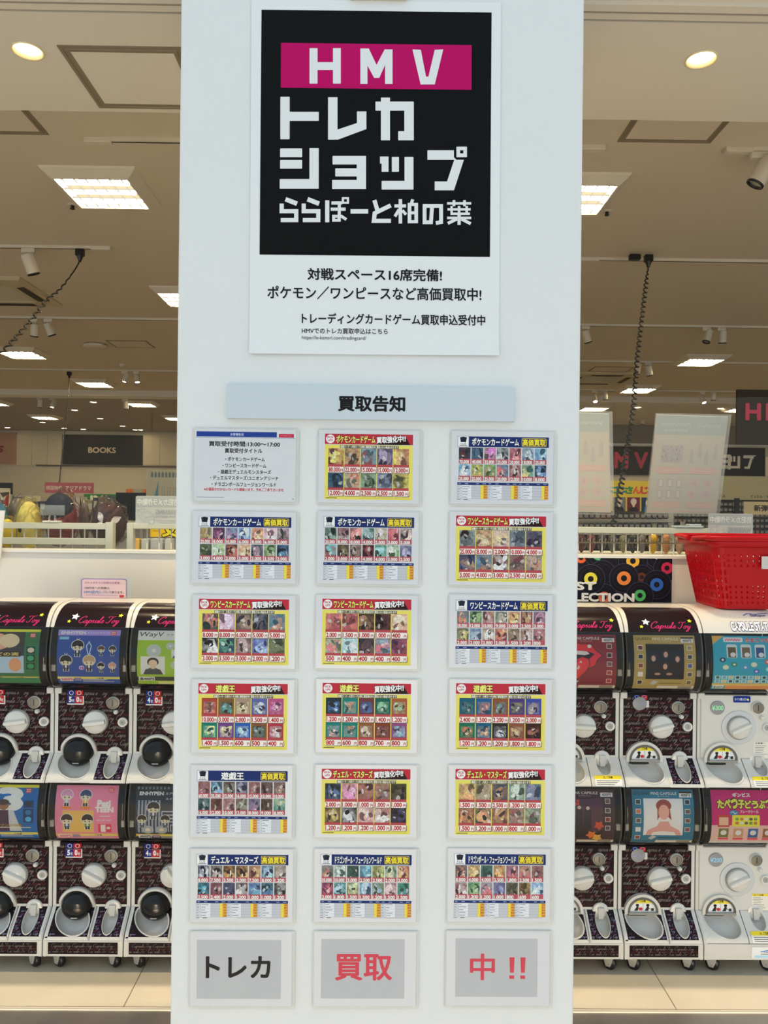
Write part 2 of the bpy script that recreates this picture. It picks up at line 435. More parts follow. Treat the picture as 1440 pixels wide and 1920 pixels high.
# ------------------------------------------------------------------ what hangs on the pillar
def quad(TL, TR, BR, BL, Y):
    """centre, width, height and tilt of a flat sheet at depth Y seen at these four pixels"""
    P = [at(*p, Y) for p in (TL, TR, BR, BL)]
    c = (P[0]+P[1]+P[2]+P[3])/4; ex = (P[1]-P[0]+P[2]-P[3])/2; ez = (P[0]-P[3]+P[1]-P[2])/2
    return c, ex.length, ez.length, (0, -math.atan2(ex.z, ex.x), 0)
G_P = 1.12      # the photograph's colours to ink reflectances on the pillar

# big poster
c, w, h, rot = quad((471, 0), (940, 6), (934.5, 667.5), (468.5, 664), Y_P)
poster = thing('shop_poster', 'large white poster with black square and pink letter bar, taped above the grey-blue board', 'poster', (c.x, Y_P-0.002, c.z), rot)
def curl(u, v): return 0.006*max(0, (v-0.90)/0.10)**2*(1-0.55*sin(pi*u))
def PM(u, v, Lr): return ((u-0.5)*w, -0.001-curl(u, v)-Lr*0.0004, (0.5-v)*h)
mb = MB(); n1, n2 = 14, 22
mb.add([PM(i/n1, j/n2, 0) for j in range(n2+1) for i in range(n1+1)], [(j*(n1+1)+i, (j+1)*(n1+1)+i, (j+1)*(n1+1)+i+1, j*(n1+1)+i+1) for j in range(n2) for i in range(n1)], mat('poster_paper', (0.84,0.86,0.87), 0.4), None, True)
mb.build('paper', poster)
def uv(px, py):
    u, v = 0.5, 0.5
    for _ in range(4):
        xl, xr = 471-2.5*v, 940-5.5*v; u = (px-xl)/(xr-xl)
        yt, yb = 6*u, 664+3.5*u; v = (py-yt)/(yb-yt)
    return u, v
def UV(M): return lambda px, py, Lr: M(*uv(px, py), Lr)
mb = MB(); pg = Page(mb, UV(PM))
def zt(x, y): return 460+x/2.9388, y/2.9388            # from the enlarged upper / lower poster view
def zb(x, y): return 460+x/2.9388, 330+y/2.9388
pgI = Page(mb, UV(PM), 1.0, INKG)
pgI.poly([zt(88,57), zt(1358,73), zb(1346,448), zb(80,435)], '#08090b', 1)
mb.build('black_square', poster)['label'] = 'glossy black printed square'
mb = MB(); pg = Page(mb, UV(PM), G_P, INKG); pg.poly([zt(196,240), zt(1247,253), zt(1246,499), zt(195,487)], '#b8035f', 2)
mb.build('pink_bar', poster)
mb = MB(); pg = Page(mb, UV(PM), 1.0, INK); WH = (0.82,0.84,0.85); BK = (0.012,0.012,0.014)
def zp(pts, f=zt, Lr=3): pg.poly([f(*p) for p in pts], WH, Lr)
def zr(x0, y0, x1, y1, f=zt, Lr=3, c=WH):
    p0, p1 = f(x0, y0), f(x1, y1); pg.rrect(p0[0], p0[1], p1[0], p1[1], 1.1, c, Lr)
zr(353,270,397,465); zr(482,270,525,465); zr(380,347,500,390)
zp([(633,272),(679,272),(722,362),(767,277),(810,277),(810,467),(769,467),(769,362),(737,434),(709,434),(672,366),(672,467),(633,467)])
zp([(920,277),(966,279),(995,427),(1008,427),(1043,279),(1090,277),(1043,470),(965,470)])
zr(193,537,244,771); zr(235,620,404,670)
zp([(455,540),(507,540),(507,718),(614,682),(614,618),(666,618),(666,715),(510,773),(455,773)])
zr(716,564,927,614); zr(746,542,796,777); zr(875,566,927,777); zr(841,727,900,777)
zr(192,822,313,870); zr(192,885,313,933); zr(353,820,404,1043); zr(190,990,390,1043)
zr(480,863,664,910); zr(495,931,650,976); zr(478,995,650,1045); zr(613,865,664,1045)
zp([(741,866),(788,866),(788,950),(750,950),(750,905),(741,905)]); zr(806,868,845,950); zr(876,868,925,1048); zr(750,1000,910,1048)
zp([(1002,832),(1148,832),(1148,870),(1162,884),(1203,884),(1148,1052),(1042,1052),(1042,1003),(1110,1003),(1150,884),(1002,884)])
for q in ((1162,812,1220,832),(1162,849,1220,870),(1162,815,1182,868),(1200,815,1220,868)): zr(*q)
def zs(pts, wd): pg.stroke([zb(*p) for p in pts], wd/2.9388, WH, 3)
for dx in (0, 121):
    zs([(222+dx,131),(285+dx,156)], 25); zs([(201+dx,155),(201+dx,197),(281+dx,197),(281+dx,246),(196+dx,246)], 23)
zs([(451,137),(451,258)], 23); zs([(474,152),(532,152)], 18); zs([(470,186),(552,186)], 18)
zs([(517,150),(517,255)], 17); zs([(522,247),(486,247),(486,225),(530,225),(556,243)], 16)
for q in ((531,120,571,131),(531,145,571,156),(531,120,543,156),(559,120,571,156)): zr(*q, f=zb)
zs([(579,198),(676,198)], 25)
zs([(710,136),(726,190)], 23); zs([(800,165),(712,208),(707,250),(801,250)], 23)
zs([(820,168),(884,168)], 18); zs([(853,131),(853,265)], 19); zs([(846,188),(823,226)], 17); zs([(864,192),(884,216)], 16)
zs([(921,132),(913,156)], 17); zs([(903,152),(903,263)], 20); zs([(940,152),(940,263)], 20); zs([(895,160),(948,160)], 17); zs([(895,206),(948,206)], 17); zs([(895,255),(948,255)], 17)
zs([(1028,160),(1021,258),(986,258),(986,168)], 21); zs([(976,168),(1077,168),(1077,257),(1048,262)], 21)
zs([(1110,154),(1243,154)], 14); zs([(1148,136),(1148,170)], 15); zs([(1206,136),(1206,170)], 15)
zs([(1112,187),(1240,187)], 13); zs([(1135,168),(1135,211),(1236,211)], 13); zs([(1176,168),(1176,206)], 14); zs([(1218,168),(1218,206)], 14)
zs([(1110,234),(1243,234)], 14); zs([(1176,214),(1176,272)], 18); zs([(1164,240),(1114,264)], 17); zs([(1189,240),(1240,266)], 17)
def zx(body, x0, y0, x1, y1, bold):
    a, b_ = zb(x0, y0), zb(x1, y1); sl = (b_[0]-a[0])*0.0105
    pgx = Page(mb, lambda px, py, Lr: PM(*uv(px, py+(px-a[0])/(b_[0]-a[0])*sl-sl/2), Lr), 1.0, INK)
    pgx.text(body, a[0], a[1], b_[0], b_[1], BK, 3, bold)
zx('対戦スペース16席完備!', 345,514,1080,578, 0.024)
zx('ポケモン／ワンピースなど高価買取中!', 125,614,1297,684, 0.018)
zx('トレーディングカードゲーム買取申込受付中', 313,763,1318,820, 0.022)
zx('HMVでのトレカ買取申込はこちら', 313,841,783,872, 0.012)
zx('https://le-kaitori.com/tradingcard/', 313,884,665,909, 0.0)
mb.build('lettering', poster)
# small beige holder at the poster's top edge, a scrap of tape
a, b_ = at(657, -14, Y_P), at(762, 4, Y_P)
tag(MB().bbox((a.x, Y_P-0.022, b_.z), (b_.x, Y_P, a.z+0.02), 0.002, mat('beige_card', (0.62,0.58,0.48), 0.6)).build('label_holder'), 'beige holder on the pillar above the large poster', 'holder')

# grey-blue board
c, w, h, rot = quad((424, 720), (966, 727), (966, 790.5), (425.5, 784), Y_P-0.02)
board = thing('heading_board', 'pale grey-blue board with four bold black characters, between poster and sheets', 'sign', (c.x, Y_P-0.0201, c.z), rot)
MB().bbox((-w/2, 0, -h/2), (w/2, 0.02, h/2), 0.0012, mat('grey_blue_board', (0.60,0.685,0.74), 0.5)).build('panel', board)
mb = MB(); Page(mb, flat(w, h)).text('買取告知', (634-424)/542, 0.305, (758-424)/542, 0.745, BK, 2, 0.035); mb.build('lettering', board)

# laminated sheets
PAPER = mat('copy_paper', (0.70,0.71,0.74), 0.35, coat=0.3)
def sheet(box, label, lift=0.004):
    x0, y0, x1, y1 = box; sl = (0.0148-(y0-720)*1.12e-5)*(x1-x0)/2
    c, w, h, rot = quad((x0, y0-sl), (x1, y0+sl), (x1, y1+sl), (x0, y1-sl), Y_P)
    s = thing('laminated_sheet', label, 'sheet', (c.x, Y_P-lift, c.z), (random.uniform(-0.008, 0.004), rot[1], random.uniform(-0.006, 0.006)), 'laminated sheets on the pillar')
    mb = MB(); r = 0.006; ring = []
    for cx, cz, a0 in ((w/2-r, h/2-r, 0), (-w/2+r, h/2-r, 90), (-w/2+r, -h/2+r, 180), (w/2-r, -h/2+r, 270)):
        for k in range(4): a = radians(a0+30*k); ring.append((cx+r*cos(a), cz+r*sin(a)))
    mb.prism(ring, -0.0003, 0.0004, POUCH, 'y'); mb.build('film', s)
    return s, w, h
def paper(mb, w, h, q=(0.012, 0.012, 0.972, 0.972), c=None):
    M = flat(w, h)
    lo, hi = M(q[0], q[3], 0), M(q[2], q[1], 0)
    mb.box((lo[0], -0.0009, lo[2]), (hi[0], -0.0004, hi[2]), PAPER)
    return lambda u, v, L: (M(u, v, 0)[0], -0.0009-L*0.00018, M(u, v, 0)[2])
RN = random.Random(11)
def mixh(a, b, t): return tuple(x*(1-t)+y*t for x, y in zip(a, b))
def card(pg, u0, v0, u1, v1, spec, frame=None):
    """one printed trading card: a plain made-up picture in the card's own colours"""
    A, B = [hx(x, pg.g) for x in spec.split()]
    if frame: pg.rect(u0, v0, u1, v1, frame, 1.5); ww, hh = u1-u0, v1-v0; pu0, pv0, pu1, pv1 = u0+ww*0.12, v0+hh*0.2, u1-ww*0.12, v0+hh*0.84
    else: pu0, pv0, pu1, pv1 = u0, v0, u1, v1
    W_, H_ = pu1-pu0, pv1-pv0; N1, N2 = 4, 5
    cor = {}
    for i in range(N1+1):
        for j in range(N2+1):
            k = RN.random(); f = 0.6+0.65*RN.random(); cor[i, j] = tuple(min(1, x*f) for x in mixh(A, B, 0.6*k*k))
    for i in range(N1):
        for j in range(N2):
            q = [(i, j), (i, j+1), (i+1, j+1), (i+1, j)]
            pg.mb.add([pg.M(pu0+W_*a/N1, pv0+H_*b/N2, 2) for a, b in q], [(0, 1, 2, 3)], ART, [cor[k] for k in q])
    dk, lt = mixh(A, (0.02,0.02,0.03), 0.7), mixh(B, (0.9,0.9,0.88), 0.5)
    cl = lambda p: (min(pu1, max(pu0, p[0])), min(pv1, max(pv0, p[1])))
    cx, cy = pu0+W_*RN.uniform(0.38, 0.62), pv0+H_*RN.uniform(0.4, 0.6)
    for q in range(9):                       # loose brushed ovals: a big one, then smaller ones about it
        sc = (0.46, 0.36, 0.30, 0.26, 0.22, 0.18, 0.15, 0.12, 0.10)[q]; th = RN.uniform(0, pi); fl = RN.uniform(0.35, 0.8)
        x, y = cx+W_*RN.uniform(-0.3, 0.3)*(q > 0), cy+H_*RN.uniform(-0.32, 0.32)*(q > 0)
        cc = (mixh(A, B, 0.6), B, dk, mixh(A, B, 0.4), B, dk, lt, mixh(B, A, 0.3), lt)[q]
        pts = []
        for i in range(12):
            a = 2*pi*i/12; ex, ey = sc*cos(a)*RN.uniform(0.85, 1.15), sc*fl*sin(a)*RN.uniform(0.85, 1.15)
            pts.append(cl((x+W_*(ex*cos(th)-ey*sin(th)), y+H_*(ex*sin(th)+ey*cos(th)))))
        pg.poly(pts, cc, 2.5+q*0.22, ART)
YEL, RED, NAVY = '#e0d566', '#b83040', '#1e3068'
def red_sheet(box, label, title, cards, prices, frames=None, tw=(0.16, 0.555)):
    s, w, h = sheet(box, label); mb = MB(); M = paper(mb, w, h); pg = Page(mb, M, G_P)
    pg.rrect(0.071, 0.06, 0.911, 0.197, 0.006, RED, 1)
    pg.poly([(0.80,0.075),(0.845,0.10),(0.885,0.197),(0.56,0.197),(0.60,0.17)], '#2b1517', 1.6)
    pg.disc(0.122, 0.128, 0.042, '#f0eef0', 2, 0.058)
    pg.text('PICK', 0.093, 0.094, 0.151, 0.121, '#c05060', 3, 0.03); pg.text('UP!!', 0.099, 0.133, 0.145, 0.160, '#c05060', 3, 0.03)
    pg.text(title, tw[0]+0.02, 0.082, tw[1]-0.005, 0.178, '#f2e878', 3.4, 0.032, out='#2e2a14', outw=0.055)
    sk = Page(mb, lambda u, v, L: M(u, v-(u-0.56)*0.10, L), G_P)
    sk.text('買取強化中!!', 0.565, 0.098, 0.84, 0.182, '#f4f4f4', 3.4, 0.04, out='#3a2a2a', outw=0.05)
    pg.rect(0.071, 0.204, 0.911, 0.927, YEL, 1)
    pg.rect(0.215, 0.211, 0.775, 0.25, '#55513f', 1.5); pg.text('高額カード・人気カードは特に買取強化中!! 買取のない商品もあります', 0.22, 0.214, 0.77, 0.247, '#e8e6d8', 3, 0.03, res=1)
    for i, spec in enumerate(cards):
        q, r = i % 5, i // 5; u0 = 0.104+q*0.1556; v0 = (0.252, 0.573)[r]; v1 = (0.492, 0.800)[r]
        card(pg, u0, v0, u0+0.148, v1, spec, frames[i] if frames else None)
        pv = v1+0.008
        pg.rect(u0, v1-0.03, u0+0.148, v1+0.012, '#b0494e', 4.8)
        pg.rrect(u0+0.004, pv, u0+0.155, pv+0.078, 0.012, '#3b2626', 5.2); pg.rrect(u0+0.002, pv-0.004, u0+0.150, pv+0.072, 0.012, '#f0e4de', 5.6)
        p = prices[i]; n = len(p); pw = 0.019*n if n > 3 else 0.075
        pg.text(p, u0+0.008, pv+0.006, u0+0.008+min(pw, 0.105), pv+0.062, '#b02a30', 6.2, 0.035)
        pg.text('円', u0+0.118, pv+0.024, u0+0.142, pv+0.064, '#b02a30', 6.2, 0.03)
    pg.rect(0.085, 0.902, 0.19, 0.912, '#6b6432', 1.6); pg.rect(0.40, 0.905, 0.88, 0.909, '#b0a850', 1.6)
    mb.build('page', s)
def blue_sheet(box, label, title, cards, prices, tw=(0.195, 0.655)):
    s, w, h = sheet(box, label); mb = MB(); M = paper(mb, w, h); pg = Page(mb, M, G_P)
    pg.rect(0.07, 0.081, 0.928, 0.219, NAVY, 1); pg.rect(0.068, 0.078, 0.175, 0.222, '#8088a0', 1.4); pg.rect(0.072, 0.083, 0.172, 0.217, '#e9e9f0', 1.8)
    for k, a in enumerate((-0.22, 0.0, 0.22)):
        cx, cy = 0.122+a*0.05, 0.123
        pg.poly([(cx+ux*cos(a)*1.0-uy*sin(a)*0.7, cy+ux*sin(a)*1.2+uy*cos(a)) for ux, uy in ((-0.018,-0.034),(0.018,-0.034),(0.018,0.034),(-0.018,0.034))], '#1d2330' if k else '#3a4050', 2.4+k*0.4)
    pg.text('トレカ', 0.098, 0.170, 0.146, 0.192, '#222838', 3, 0.03); pg.rect(0.085, 0.200, 0.16, 0.207, '#555c70', 3)
    pg.text(title, tw[0]+0.01, 0.103, tw[1]-0.01, 0.198, '#f4f2f2', 3.4, 0.032, out='#14141c', outw=0.055)
    pg.rrect(0.672, 0.096, 0.905, 0.205, 0.012, '#d6c23c', 1.8); pg.rrect(0.677, 0.102, 0.900, 0.199, 0.010, NAVY, 2.0)
    pg.text('高価買取', 0.682, 0.108, 0.895, 0.193, '#f0dc40', 3.4, 0.03, out='#8a3a18', outw=0.035)
    for i, spec in enumerate(cards):
        q, r = i % 7, i // 7; u0 = 0.082+q*0.1192; v0 = (0.228, 0.452)[r]; v1 = v0+0.213
        card(pg, u0, v0, u0+0.109, v1, spec)
        pg.rect(u0, v1-0.062, u0+0.109, v1, '#b4555e', 4.8)
        p = prices[i]; n = len(p); pw = 0.0185*n if n > 3 else 0.062
        pg.text(p, u0+0.005, v1-0.046, u0+0.005+min(pw, 0.088), v1-0.004, '#f4e6e2', 5.6, 0.035, out='#8c2a34', outw=0.03)
    pg.rect(0.07, 0.688, 0.928, 0.722, NAVY, 1)
    for k in range(3):
        a = 0.07+k*0.2865; q = 0.285
        for j, (f0, f1) in enumerate(((0.03, 0.12), (0.25, 0.36), (0.62, 0.72), (0.83, 0.95))): pg.rect(a+q*f0, 0.699, a+q*f1, 0.710, '#8a93b8', 1.6)
        pg.rect(a, 0.722, a+q, 0.905, '#8b8e9a', 1)
        for r in range(5):
            b0, b1 = 0.7245+r*0.036, 0.7585+r*0.036
            for (f0, f1, cc) in ((0.006, 0.15, '#cdd0d8'), (0.155, 0.47, '#dfe1e6'), (0.475, 0.765, '#bfc2ca'), (0.77, 0.87, '#efd44c'), (0.87, 0.995, '#e3a53c')):
                pg.rect(a+q*f0, b0, a+q*f1, b1, cc, 1.6)
            pg.rect(a+q*0.17, b0+0.012, a+q*(0.17+RN.uniform(0.08, 0.24)), b0+0.019, '#6a6e7c', 2.2)
            pg.rect(a+q*0.02, b0+0.012, a+q*(0.02+RN.uniform(0.03, 0.09)), b0+0.019, '#7a7e8c', 2.2)
            pg.text(RN.choice(('1.000', '1.500', '1.200', '800', '600', '500')), a+q*0.875, b0+0.007, a+q*0.985, b1-0.006, '#9a2e22', 2.2, 0.02, res=1)
    pg.rect(0.07, 0.912, 0.10, 0.918, '#555', 1.6); pg.rect(0.13, 0.911, 0.17, 0.919, '#444', 1.6); pg.rect(0.45, 0.912, 0.9, 0.916, '#a8abb4', 1.6)
    mb.build('page', s)
def yframes(cs): return cs.split()

# notice of hours
s, w, h = sheet((361, 803, 560.5, 944), 'grey notice sheet of text with blue and red strips, under the board')
mb = MB(); M = paper(mb, w, h, (0.02, 0.015, 0.972, 0.972)); pg = Page(mb, M, 1.12)
pg.rect(0.037, 0.05, 0.79, 0.118, '#27408f', 1); pg.rect(0.81, 0.072, 0.95, 0.118, '#c01c38', 1); pg.rect(0.03, 0.124, 0.96, 0.130, '#7a86b0', 1)
pg.text('お客様各位', 0.355, 0.067, 0.48, 0.103, '#c8d0e8', 2, 0.02); pg.text('HMV&BOOKS', 0.825, 0.086, 0.935, 0.106, '#e07a88', 2, 0.02)
for body, u0, u1, v0, v1, cc, bo in (('買取受付時間:13:00〜17:00', 0.155, 0.82, 0.178, 0.245, '#181818', 0.025), ('買取受付タイトル', 0.305, 0.655, 0.27, 0.332, '#181818', 0.025),
    ('・ポケモンカードゲーム', 0.31, 0.68, 0.385, 0.44, '#181818', 0.02), ('・ワンピースカードゲーム', 0.285, 0.695, 0.472, 0.525, '#181818', 0.02),
    ('・遊戯王デュエルモンスターズ', 0.245, 0.74, 0.555, 0.61, '#181818', 0.02), ('・デュエルマスターズ/ユニオンアリーナ', 0.17, 0.81, 0.635, 0.69, '#181818', 0.02),
    ('・ドラゴンボールフュージョンワールド', 0.185, 0.79, 0.72, 0.775, '#181818', 0.02), ('※お値段の付かないカードも御座います。予めご了承下さいませ', 0.115, 0.86, 0.795, 0.838, '#c03038', 0.02)):
    pg.text(body, u0, v0, u1, v1, cc, 2, bo)
pg.rect(0.045, 0.92, 0.30, 0.926, '#9090a0', 1); pg.rect(0.945, 0.93, 0.955, 0.942, '#505060', 1)
mb.build('page', s)
PK, OP, DM, DB, YG = 'ポケモンカードゲーム', 'ワンピースカードゲーム', 'デュエル・マスターズ', 'ドラゴンボール・フュージョンワールド', '遊戯王'
Yt, Yb = (0.215, 0.42), (0.27, 0.50)
def S(t): return [x.strip() for x in t.split(',')]
red_sheet((595, 806, 791, 947.5), 'yellow price sheet with red banner beside the text notice, first price 80.000', PK,
    S('a53 fd4,da6 543,7ab 844,546 a9b,c75 ec4,368 234,bb9 c74,8a8 342,89b 445,cb3 553'), '80.000 22.000 15.000 15.000 12.000 12.000 4.000 2.500 2.500 1.500'.split())
blue_sheet((843.5, 808, 1042, 949.5), 'blue-banner price sheet under the board\'s end, beside the 80.000 yellow sheet', PK,
    S('345 622,357 468,a88 d6c,566 ddd,a45 e89,68a cdd,38b 9cd,39c eee,8a5 db4,6a5 a95,58a d54,844 caa,4a9 ec6,245 69c'), '70.000 40.000 32.000 25.000 20.000 18.000 25.000 25.000 25.000 25.000 20.000 12.000 10.000 8.000'.split())
blue_sheet((359, 958, 560.5, 1097), 'blue-banner price sheet directly below the text notice', PK,
    S('cb8 a84,535 a58,68a b7a,48c def,d85 fca,e9a fff,b9a 343,675 453,ac6 def,643 c63,d85 fda,356 c9a,695 ab8,235 48a'), '25.000 8.000 10.000 6.000 8.000 6.000 5.000 3.000 4.000 2.000 3.000 2.000 3.500 2.000'.split())
blue_sheet((593, 958, 790, 1099), 'blue-banner price sheet directly below the yellow 80.000 sheet', PK,
    S('243 8a9,734 baa,543 e87,477 9bb,a95 ede,b34 d56,756 ecb,a44 6cc,543 875,755 a98,412 a44,386 9dd,6a5 eee,558 bbd'), '20.000 8.000 8.000 4.000 5.000 3.000 5.000 2.000 3.000 4.000 4.000 4.000 3.000 2.500'.split())
red_sheet((840, 959, 1040.5, 1101), 'yellow price sheet with red banner, first price 25.000', OP,
    S('9aa 322,b85 dc9,caa ec8,89a 445,667 324,347 a86,58a a75,733 eee,987 734,aa9 c75'), '25.000 8.000 12.000 10.000 4.000 5.000 4.000 3.000 2.500 4.000'.split())
red_sheet((359, 1114.5, 559.5, 1256.5), 'yellow price sheet with red banner, first price 8.000', OP,
    S('465 c65,c9a fce,655 a87,334 778,48a c85,222 eee,246 5a8,755 caa,45a 9be,675 886'), '8.000 8.000 6.000 5.000 5.000 3.000 3.500 3.000 2.000 1.200'.split())
red_sheet((590, 1114.5, 788, 1257), 'yellow price sheet of reddish cards, first price 2.000, last price 400', OP,
    S('d65 a33,c44 722,432 a75,633 211,d97 fdb,9b9 d66,ade fff,334 755,7ab d46,a45 425'), '2.000 1.500 1.000 1.000 400 500 400 400 400 400'.split())
blue_sheet((840, 1114, 1040, 1256), 'blue-banner price sheet directly below the yellow 25.000 sheet', OP,
    S('489 d74,375 9b7,a75 c9a,465 dcb,c86 ec5,843 c96,867 c8a,466 cb6,79b bcd,a86 eee,b53 d85,875 a87,964 dcc,a67 b77'), '18.000 12.000 10.000 9.000 3.000 2.500 3.000 2.000 2.000 2.000 2.000 1.500 1.200 800'.split())
red_sheet((358, 1272.5, 557, 1415), 'yellow price sheet with short title, first price 10.000', YG,
    S('c64 745,653 4aa,a86 fda,558 cdf,b48 d8b,398 de9,859 fe9,46b adf,654 688,a24 eee'), '10.000 3.000 2.000 1.500 1.400 1.400 1.500 600 500 400'.split(),
    yframes('#a04438 #7a5838 #a08878 #5a64a0 #b05080 #1e7868 #6a4484 #2e5ca8 #7a5238 #a83848'), Yt)
red_sheet((590.5, 1272, 787.5, 1414.5), 'yellow price sheet with short title, first price 1.200', YG,
    S('234 38c,399 c86,546 36a,265 8c9,a64 9c9,399 d99,399 a86,965 dca,743 954,869 8bc'), '1.200 1.200 1.000 1.400 1.200 800 600 800 700 800'.split(),
    yframes('#22303c #1e7a74 #6a3a3c #1c5a52 #a05a38 #1e7a74 #1e7a74 #8a5a3a #7a3e2c #8a4a78'), Yt)
red_sheet((840, 1272.5, 1039, 1416), 'yellow price sheet with short title, first price 2.400', YG,
    S('367 488,379 b65,854 699,547 886,449 ba9,286 c63,379 ea5,333 ccd,854 ca6,322 a54'), '2.400 1.500 2.200 1.200 2.000 1.200 1.200 1.200 1.800 1.800'.split(),
    yframes('#1f5a72 #24588a #84503a #4a3a7a #3a4a9a #1c6a50 #1c5a7a #2a2a28 #84503a #3a2420'), Yt)
blue_sheet((356, 1433, 553.5, 1573), 'blue-banner price sheet with short title directly below the yellow 10.000 sheet', YG,
    S('854 a67,456 7bd,654 887,557 99a,955 a77,644 766,755 a87,366 788,843 533,a66 b99,865 998,668 b8a,654 543,399 ab8'), '60.000 35.000 12.000 16.000 15.000 10.000 10.000 16.000 12.000 10.000 12.000 8.000 9.000 8.000'.split(), (0.29, 0.52))
red_sheet((589, 1432.5, 786.5, 1573), 'yellow price sheet of dark cards, first price 2.000, last price 1.000', DM,
    S('333 57a,c87 e8c,844 a65,a75 866,442 655,653 ca5,334 ddd,c88 ecb,b65 eee,322 446'), '2.000 1.000 1.000 1.000 1.000 1.200 1.200 1.200 1.000 1.000'.split())
red_sheet((839, 1433, 1038.5, 1574.5), 'yellow price sheet with red banner, first price 1.500', DM,
    S('b95 ea5,986 ba8,456 a75,798 cdc,579 88a,954 d93,465 d95,854 c95,a98 954,9a8 745'), '1.500 1.500 2.500 1.200 1.000 1.500 1.200 1.000 800 1.000'.split())
blue_sheet((355, 1589.5, 555, 1731.5), 'blue-banner price sheet directly above the grey sheet with black characters', DM,
    S('346 dde,443 dcc,532 da4,532 da4,954 da5,469 ade,987 cbb,356 3ac,745 a66,446 558,644 ddd,46a 5ac,367 48b,444 999'), '8.000 7.500 3.500 2.000 7.500 8.000 1.200 2.500 2.400 2.000 1.200 1.000 1.000 1.200'.split())
blue_sheet((587, 1589.5, 785.5, 1731.5), 'blue-banner price sheet directly above the grey sheet with two red characters', DB,
    S('788 c75,8a9 def,465 355,478 7ce,785 cc6,587 dda,a43 da6,735 c46,387 9ce,885 cda,48b bde,786 9bc,a67 ecc,397 589'), '10.000 10.000 3.000 2.500 2.500 2.000 2.000 2.000 1.800 1.500 1.500 1.500 1.500 1.500'.split())
blue_sheet((837, 1589, 1036.5, 1731), 'blue-banner price sheet directly above the grey sheet with exclamation marks', DB,
    S('556 d85,a85 ec7,476 355,b84 ea5,867 d56,a87 c65,965 845,833 eee,596 ac8,99a d55,669 88c,886 433,a85 542,49c def'), '8.000 4.000 4.000 2.500 1.800 2.500 1.500 2.000 1.200 1.200 1.000 800 600 600'.split())
for box, label, body, cc, q, gr in (((354.7, 1744, 553, 1889), 'grey laminated sheet with three large black characters', 'トレカ', '#2a2626', (0.165, 0.33, 0.765, 0.60), (0.075, 0.115, 0.87, 0.875)),
        ((586.5, 1744, 785, 1889), 'grey laminated sheet with two large red characters', '買取', '#d04a58', (0.215, 0.305, 0.742, 0.63), (0.08, 0.105, 0.865, 0.87)),
        ((834, 1743, 1034.7, 1888), 'grey laminated sheet with one red character and exclamation marks', None, '#d04a58', None, (0.098, 0.105, 0.862, 0.855))):
    s, w, h = sheet(box, label); mb = MB(); M = paper(mb, w, h); pg = Page(mb, M, 1.12)
    pg.rect(*gr, '#b9babd', 1)
    if body: pg.text(body, *q, cc, 2, 0.028 if body == 'トレカ' else 0.025)
    else:
        pg.text('中', 0.238, 0.305, 0.460, 0.635, cc, 2, 0.02)
        for a in (0.600, 0.702):
            pg.poly([(a, 0.345), (a+0.048, 0.345), (a+0.042, 0.543), (a+0.006, 0.543)], cc, 2); pg.rect(a, 0.578, a+0.045, 0.622, cc, 2)
    mb.build('page', s)

# ------------------------------------------------------------------ capsule toy machines
BODY = mat('machine_white', (0.70,0.68,0.63), 0.28, coat=0.3, var=0.03, vs=6)
BLKG = mat('black_gloss_film', (0.017,0.010,0.012), 0.2, coat=0.0, spec=0.10)
DOME = mat('smoked_dome', (0.010,0.011,0.012), 0.07, spec=0.3)
BOWL = mat('grey_white_chute', (0.60,0.59,0.56), 0.35)
KNOB = mat('dial_white', (0.74,0.72,0.67), 0.3, coat=0.3)
LINE = mat('seam_grey', (0.10,0.09,0.08), 0.5)
ZS = 0.961
MY, PITCH_X = 2.83, 0.2955
G_M = 1.5          # photograph colours to ink reflectances down at the machines
HW = 0.1455         # half width
# side outline of one unit, (y, z): y 0 = lowest front edge, z 0 = its underside
TRAY = [(0.0, 0.0), (0.012, 0.022), (0.062, 0.067), (0.082, 0.087)]
DRUM = [(0.088, 0.346), (0.060, 0.352), (0.034, 0.372), (0.019, 0.402), (0.012, 0.440), (0.011, 0.485), (0.016, 0.530), (0.027, 0.572), (0.034, 0.590)]
HOOD = [(0.034, 0.590), (0.047, 0.615), (0.068, 0.639), (0.098, 0.658), (0.135, 0.668), (0.18, 0.671)]
BACK = 0.30
def arc(P):
    """point and outward normal along a side outline, t 0..1 from bottom to top"""
    Q = catmull([(p[0], p[1], 0) for p in P], 5); d = [0]
    for a, b_ in zip(Q, Q[1:]): d.append(d[-1]+(b_-a).length)
    def f(t):
        x = max(0, min(1, t))*d[-1]; i = 0
        while i < len(d)-2 and d[i+1] < x: i += 1
        k = (x-d[i])/max(1e-9, d[i+1]-d[i]); p = Q[i]*(1-k)+Q[i+1]*k; g = (Q[i+1]-Q[i]).normalized()
        return p.x, p.y, -g.y, g.x
    return f
ARC_D, ARC_H, ARC_T = arc(DRUM), arc(HOOD), arc(TRAY)
def wrap(f, x0, x1, t0, t1, off=0.0, eps=0.0005):
    """maps u, v (0..1, v down) on a curved front between outline positions t0 (top) and t1 (bottom)"""
    def M(u, v, L):
        y, z, ny, nz = f(t0+(t1-t0)*v); d = off+L*eps
        return (x0+(x1-x0)*u, y+ny*d, z+nz*d)
    return M

